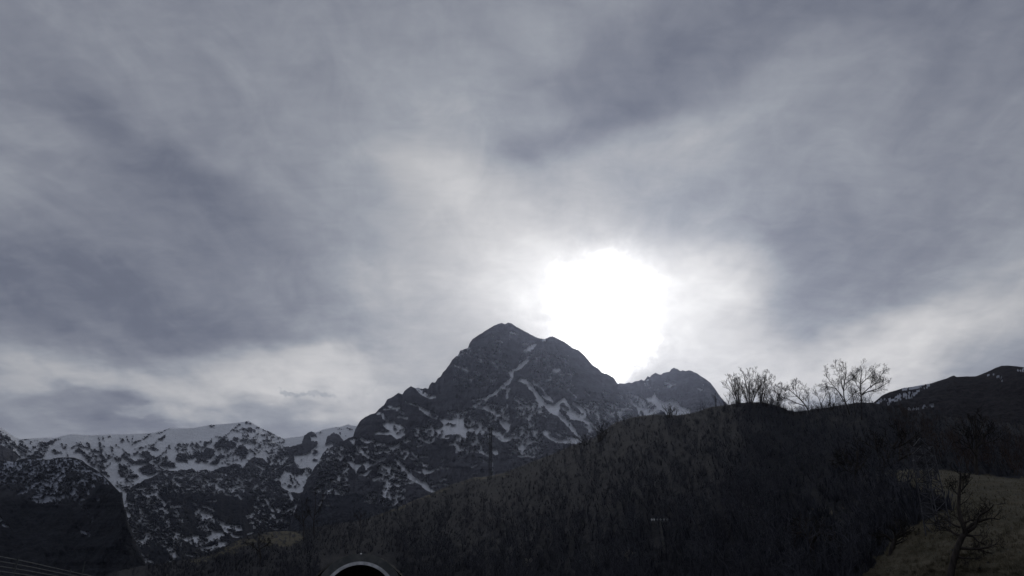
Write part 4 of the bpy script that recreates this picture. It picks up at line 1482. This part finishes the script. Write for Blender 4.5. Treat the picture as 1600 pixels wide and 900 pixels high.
# little post with a white lamp on the crown of the rim
steel = simple_noise_mat('galvanised steel', (0.22, 0.23, 0.24), (0.34, 0.35, 0.36), 2.0, 0.55)
dsteel = simple_noise_mat('dark weathered steel', (0.045, 0.046, 0.05), (0.085, 0.085, 0.09), 1.0, 0.6)
white = simple_noise_mat('white enamel', (0.70, 0.71, 0.72), (0.80, 0.80, 0.80), 3.0, 0.5)
pl = at(np.array(563.0), np.array(880.0), np.array(112.2))
lp = thing('marker_lamp', 'small dark post with white head on top of the tunnel rim', 'lamp', (float(pl[0]), float(pl[1]), cz + RT))
t_ = Tubes(); t_.tube([(0, 0, -0.45), (0, 0, 0.85)], [0.07, 0.07], 6); part('post', t_.mesh('post', dsteel), lp)
t_ = Tubes(); t_.tube([(0, 0, 0.82), (0, 0, 0.86), (0, 0, 1.0), (0, 0, 1.06), (0, 0, 1.08)], [0.05, 0.16, 0.17, 0.10, 0.01], 10); part('lamp_head', t_.mesh('lamp_head', white, True), lp)

# ------------------------------------------------------------------ lattice towers
def lattice(T, levels, r, brace, k=4):
    """levels: list of (z, half width); legs into T[0], bracing into T[1]"""
    for sx, sy in ((1, 1), (1, -1), (-1, -1), (-1, 1)):
        P = [(sx * w, sy * w, z) for z, w in levels]
        T[0].append((P, r))
    cs = [(1, 1), (1, -1), (-1, -1), (-1, 1)]
    for (z0, w0), (z1, w1) in zip(levels[:-1], levels[1:]):
        for i in range(4):
            a = cs[i]; b = cs[(i + 1) % 4]
            T[1].tube([(a[0] * w0, a[1] * w0, z0), (b[0] * w1, b[1] * w1, z1)], [brace, brace], 3)
            T[1].tube([(b[0] * w0, b[1] * w0, z0), (a[0] * w1, a[1] * w1, z1)], [brace, brace], 3)
            T[1].tube([(a[0] * w1, a[1] * w1, z1), (b[0] * w1, b[1] * w1, z1)], [brace, brace], 3)

def tower(name, label, px, py_base, py_top, D, mat, w_base, w_top, nlev, r, brace, arms, cat, head=None):
    b = at(np.array(float(px)), np.array(float(py_base)), np.array(float(D))); tp = at(np.array(float(px)), np.array(float(py_top)), np.array(float(D)))
    h = float(tp[2] - b[2])
    o = thing(name, label, cat, tuple(b))
    o.rotation_euler = (0, 0, math.radians(24))
    lev = [(h * (i / nlev) ** 0.9 - (0.6 if i == 0 else 0), w_base + (w_top - w_base) * min(1, (i / nlev) / 0.75)) for i in range(nlev + 1)]
    T = [[], Tubes()]
    lattice(T, lev, r, brace)
    for P, rr in T[0]:
        t = Tubes(); t.tube(P, [rr] * len(P), 4); part('leg', t.mesh('leg', mat), o)
    part('lattice_bracing', T[1].mesh('lattice_bracing', mat), o)
    for z, ln in arms:
        t = Tubes(); zz = h * z
        for s_ in (-1, 1):
            t.tube([(0.0, -w_top, zz), (s_ * ln, 0, zz + 0.15)], [brace * 1.2] * 2, 3); t.tube([(0, w_top, zz), (s_ * ln, 0, zz + 0.15)], [brace * 1.2] * 2, 3)
            t.tube([(0, 0, zz + w_top * 1.6), (s_ * ln, 0, zz + 0.15)], [brace * 1.2] * 2, 3)
        ar = part('cross_arm', t.mesh('cross_arm', mat), o)
        for s_ in (-1, 1):
            t = Tubes(); t.tube([(s_ * ln, 0, zz + 0.1), (s_ * ln, 0, zz - 0.25), (s_ * ln, 0, zz - 0.3), (s_ * ln, 0, zz - 0.9)], [0.03, 0.03, 0.10, 0.10], 5)
            part('insulator', t.mesh('insulator', mat), ar)
    return o
tower('lattice_mast', 'slim dark lattice mast on the hill crest in front of the snowy mountain', 766, 750, 668, float(hillD(766, 749)), dsteel, 0.62, 0.50, 14, 0.10, 0.05, [(0.97, 1.5), (0.86, 1.1)], 'mast')
tower('lattice_pylon', 'grey lattice pylon standing on the pasture slope left of the gnarled tree', 1468, 838, 696, float(hillD(1468, 838)) + 2, simple_noise_mat('pale pylon steel', (0.05, 0.05, 0.058), (0.095, 0.095, 0.105), 2.0, 0.6),
      0.55, 0.48, 9, 0.045, 0.024, [(0.97, 0.8), (0.88, 1.0), (0.79, 0.8)], 'pylon')
# power-line pole
ub = at(np.array(1039.0), np.array(864.0), hillD(1039, 864))
s1 = float(hillD(1039, 864)) / F
up_ = thing('utility_pole', 'short grey pole with cross arm and pale insulators on the slope right of the tunnel', 'pole', tuple(ub))
t_ = Tubes(); t_.tube([(0, 0, -0.5), (-2.0 * s1, 0, 22 * s1), (-4.0 * s1, 0, 44 * s1)], [0.14, 0.12, 0.10], 8); part('post', t_.mesh('post', simple_noise_mat('grey wood', (0.08, 0.08, 0.078), (0.13, 0.125, 0.12), 2.0)), up_)
t_ = Tubes(); t_.box((-17 * s1, -0.06, 43.2 * s1), (8 * s1, 0.06, 44.6 * s1)); arm = part('cross_arm', t_.mesh('cross_arm', dsteel), up_)
for dx in (-16, -12.5, -8, -3, 2, 7):
    t_ = Tubes(); t_.tube([(dx * s1, 0, 44.6 * s1), (dx * s1, 0, 45.6 * s1), (dx * s1, 0, 46.2 * s1), (dx * s1, 0, 48 * s1)], [0.03, 0.04, 0.12, 0.06], 7)
    part('insulator', t_.mesh('insulator', white if dx < -10 else steel, True), arm)

# ------------------------------------------------------------------ fence on the bank at the left
fa = at(np.array(-60.0), np.array(858.0), np.array(50.5)); fb = at(np.array(28.0), np.array(873.0), np.array(58.0)); fc = at(np.array(110.0), np.array(891.5), np.array(75.0)); fd = at(np.array(175.0), np.array(905.5), np.array(96.0)); fe = at(np.array(225.0), np.array(914.0), np.array(115.0))
FP = [fa, fb, fc, fd, fe]
fpaint = simple_noise_mat('dull galvanised rails', (0.055, 0.062, 0.068), (0.10, 0.11, 0.118), 1.0, 0.6)
fn_ = thing('rail_fence', 'grey post and rail fence running along the bank at the lower left', 'fence', (float(fb[0]), float(fb[1]), float(fb[2]) - 2.3))
O_ = np.array([fb[0], fb[1], fb[2] - 2.3])
for p in FP:
    t_ = Tubes(); q = p - O_; t_.tube([q + np.array([-0.22, 0, -2.6]), q + np.array([0.0, 0, 0.10])], [0.095, 0.085], 4, True); part('post', t_.mesh('post', fpaint), fn_)
for k in range(8):
    P = [p - O_ + np.array([-0.02, -0.08, -0.06 - 0.255 * k]) for p in FP]
    t_ = Tubes(); t_.tube(smooth_path(P, 4), [0.032] * (4 * 4 + 1), 4); part('rail', t_.mesh('rail', fpaint), fn_)
pb = at(np.array(128.0), np.array(900.0), np.array(79.0))
pt = at(np.array(128.3), np.array(877.0), np.array(79.0))
sp = thing('marker_pole', 'thin grey pole rising above the rails of the fence at the lower left', 'pole', (float(pb[0]), float(pb[1]), float(pb[2]) - 1.6))
t_ = Tubes(); t_.tube([(0, 0, -0.4), (0, 0, float(pt[2] - pb[2]) + 1.5)], [0.05, 0.045], 6); part('shaft', t_.mesh('shaft', fpaint), sp)
t_ = Tubes(); hh = float(pt[2] - pb[2]) + 1.5; t_.tube([(0, 0, hh - 0.01), (0, 0, hh + 0.06), (0, 0, hh + 0.09)], [0.06, 0.06, 0.01], 6); part('cap', t_.mesh('cap', fpaint), sp)
# the bank that carries the fence
bv = []
FPs = smooth_path(np.array([FP[0] * 1.0 + (FP[0] - FP[1]) * 0.8] + FP + [FP[-1] + (FP[-1] - FP[-2]) * 1.2]), 5)
dirs = np.gradient(FPs, axis=0); dirs[:, 2] = 0; dirs /= np.linalg.norm(dirs, axis=1)[:, None]
nrm = np.stack([dirs[:, 1], -dirs[:, 0], dirs[:, 0] * 0], -1)
topz = np.maximum(FPs[:, 2] - 2.25, 0.4)
for o_, dz_ in ((13, -99), (9, -1.6), (5, -0.6), (1.5, 0.0), (-1.5, 0.0), (-5, -0.7), (-14, -2.2), (-30, -99)):
    r = FPs + nrm * o_; r[:, 2] = np.maximum(topz + dz_, -0.4); bv.append(r)
bank = mesh_grid('road_bank', np.array(bv), gm); bank['kind'] = 'structure'

# ------------------------------------------------------------------ air
hz = Tubes(); hz.box((-8950, -2000, -5.0), (8950, 9950, 2050))
hm = bpy.data.materials.new('pale air'); hm.use_nodes = True
ht = NT(hm.node_tree); ht.n.clear()
pv = ht.new('ShaderNodeVolumePrincipled')
pv.inputs['Color'].default_value = (0.66, 0.74, 1.0, 1)
pv.inputs['Density'].default_value = 2.3e-5
pv.inputs['Anisotropy'].default_value = 0.76
ho = ht.new('ShaderNodeOutputMaterial'); ht.l.new(pv.outputs[0], ho.inputs['Volume'])
haze = bpy.data.objects.new('haze', hz.mesh('haze', hm)); COL.objects.link(haze); haze['kind'] = 'stuff'
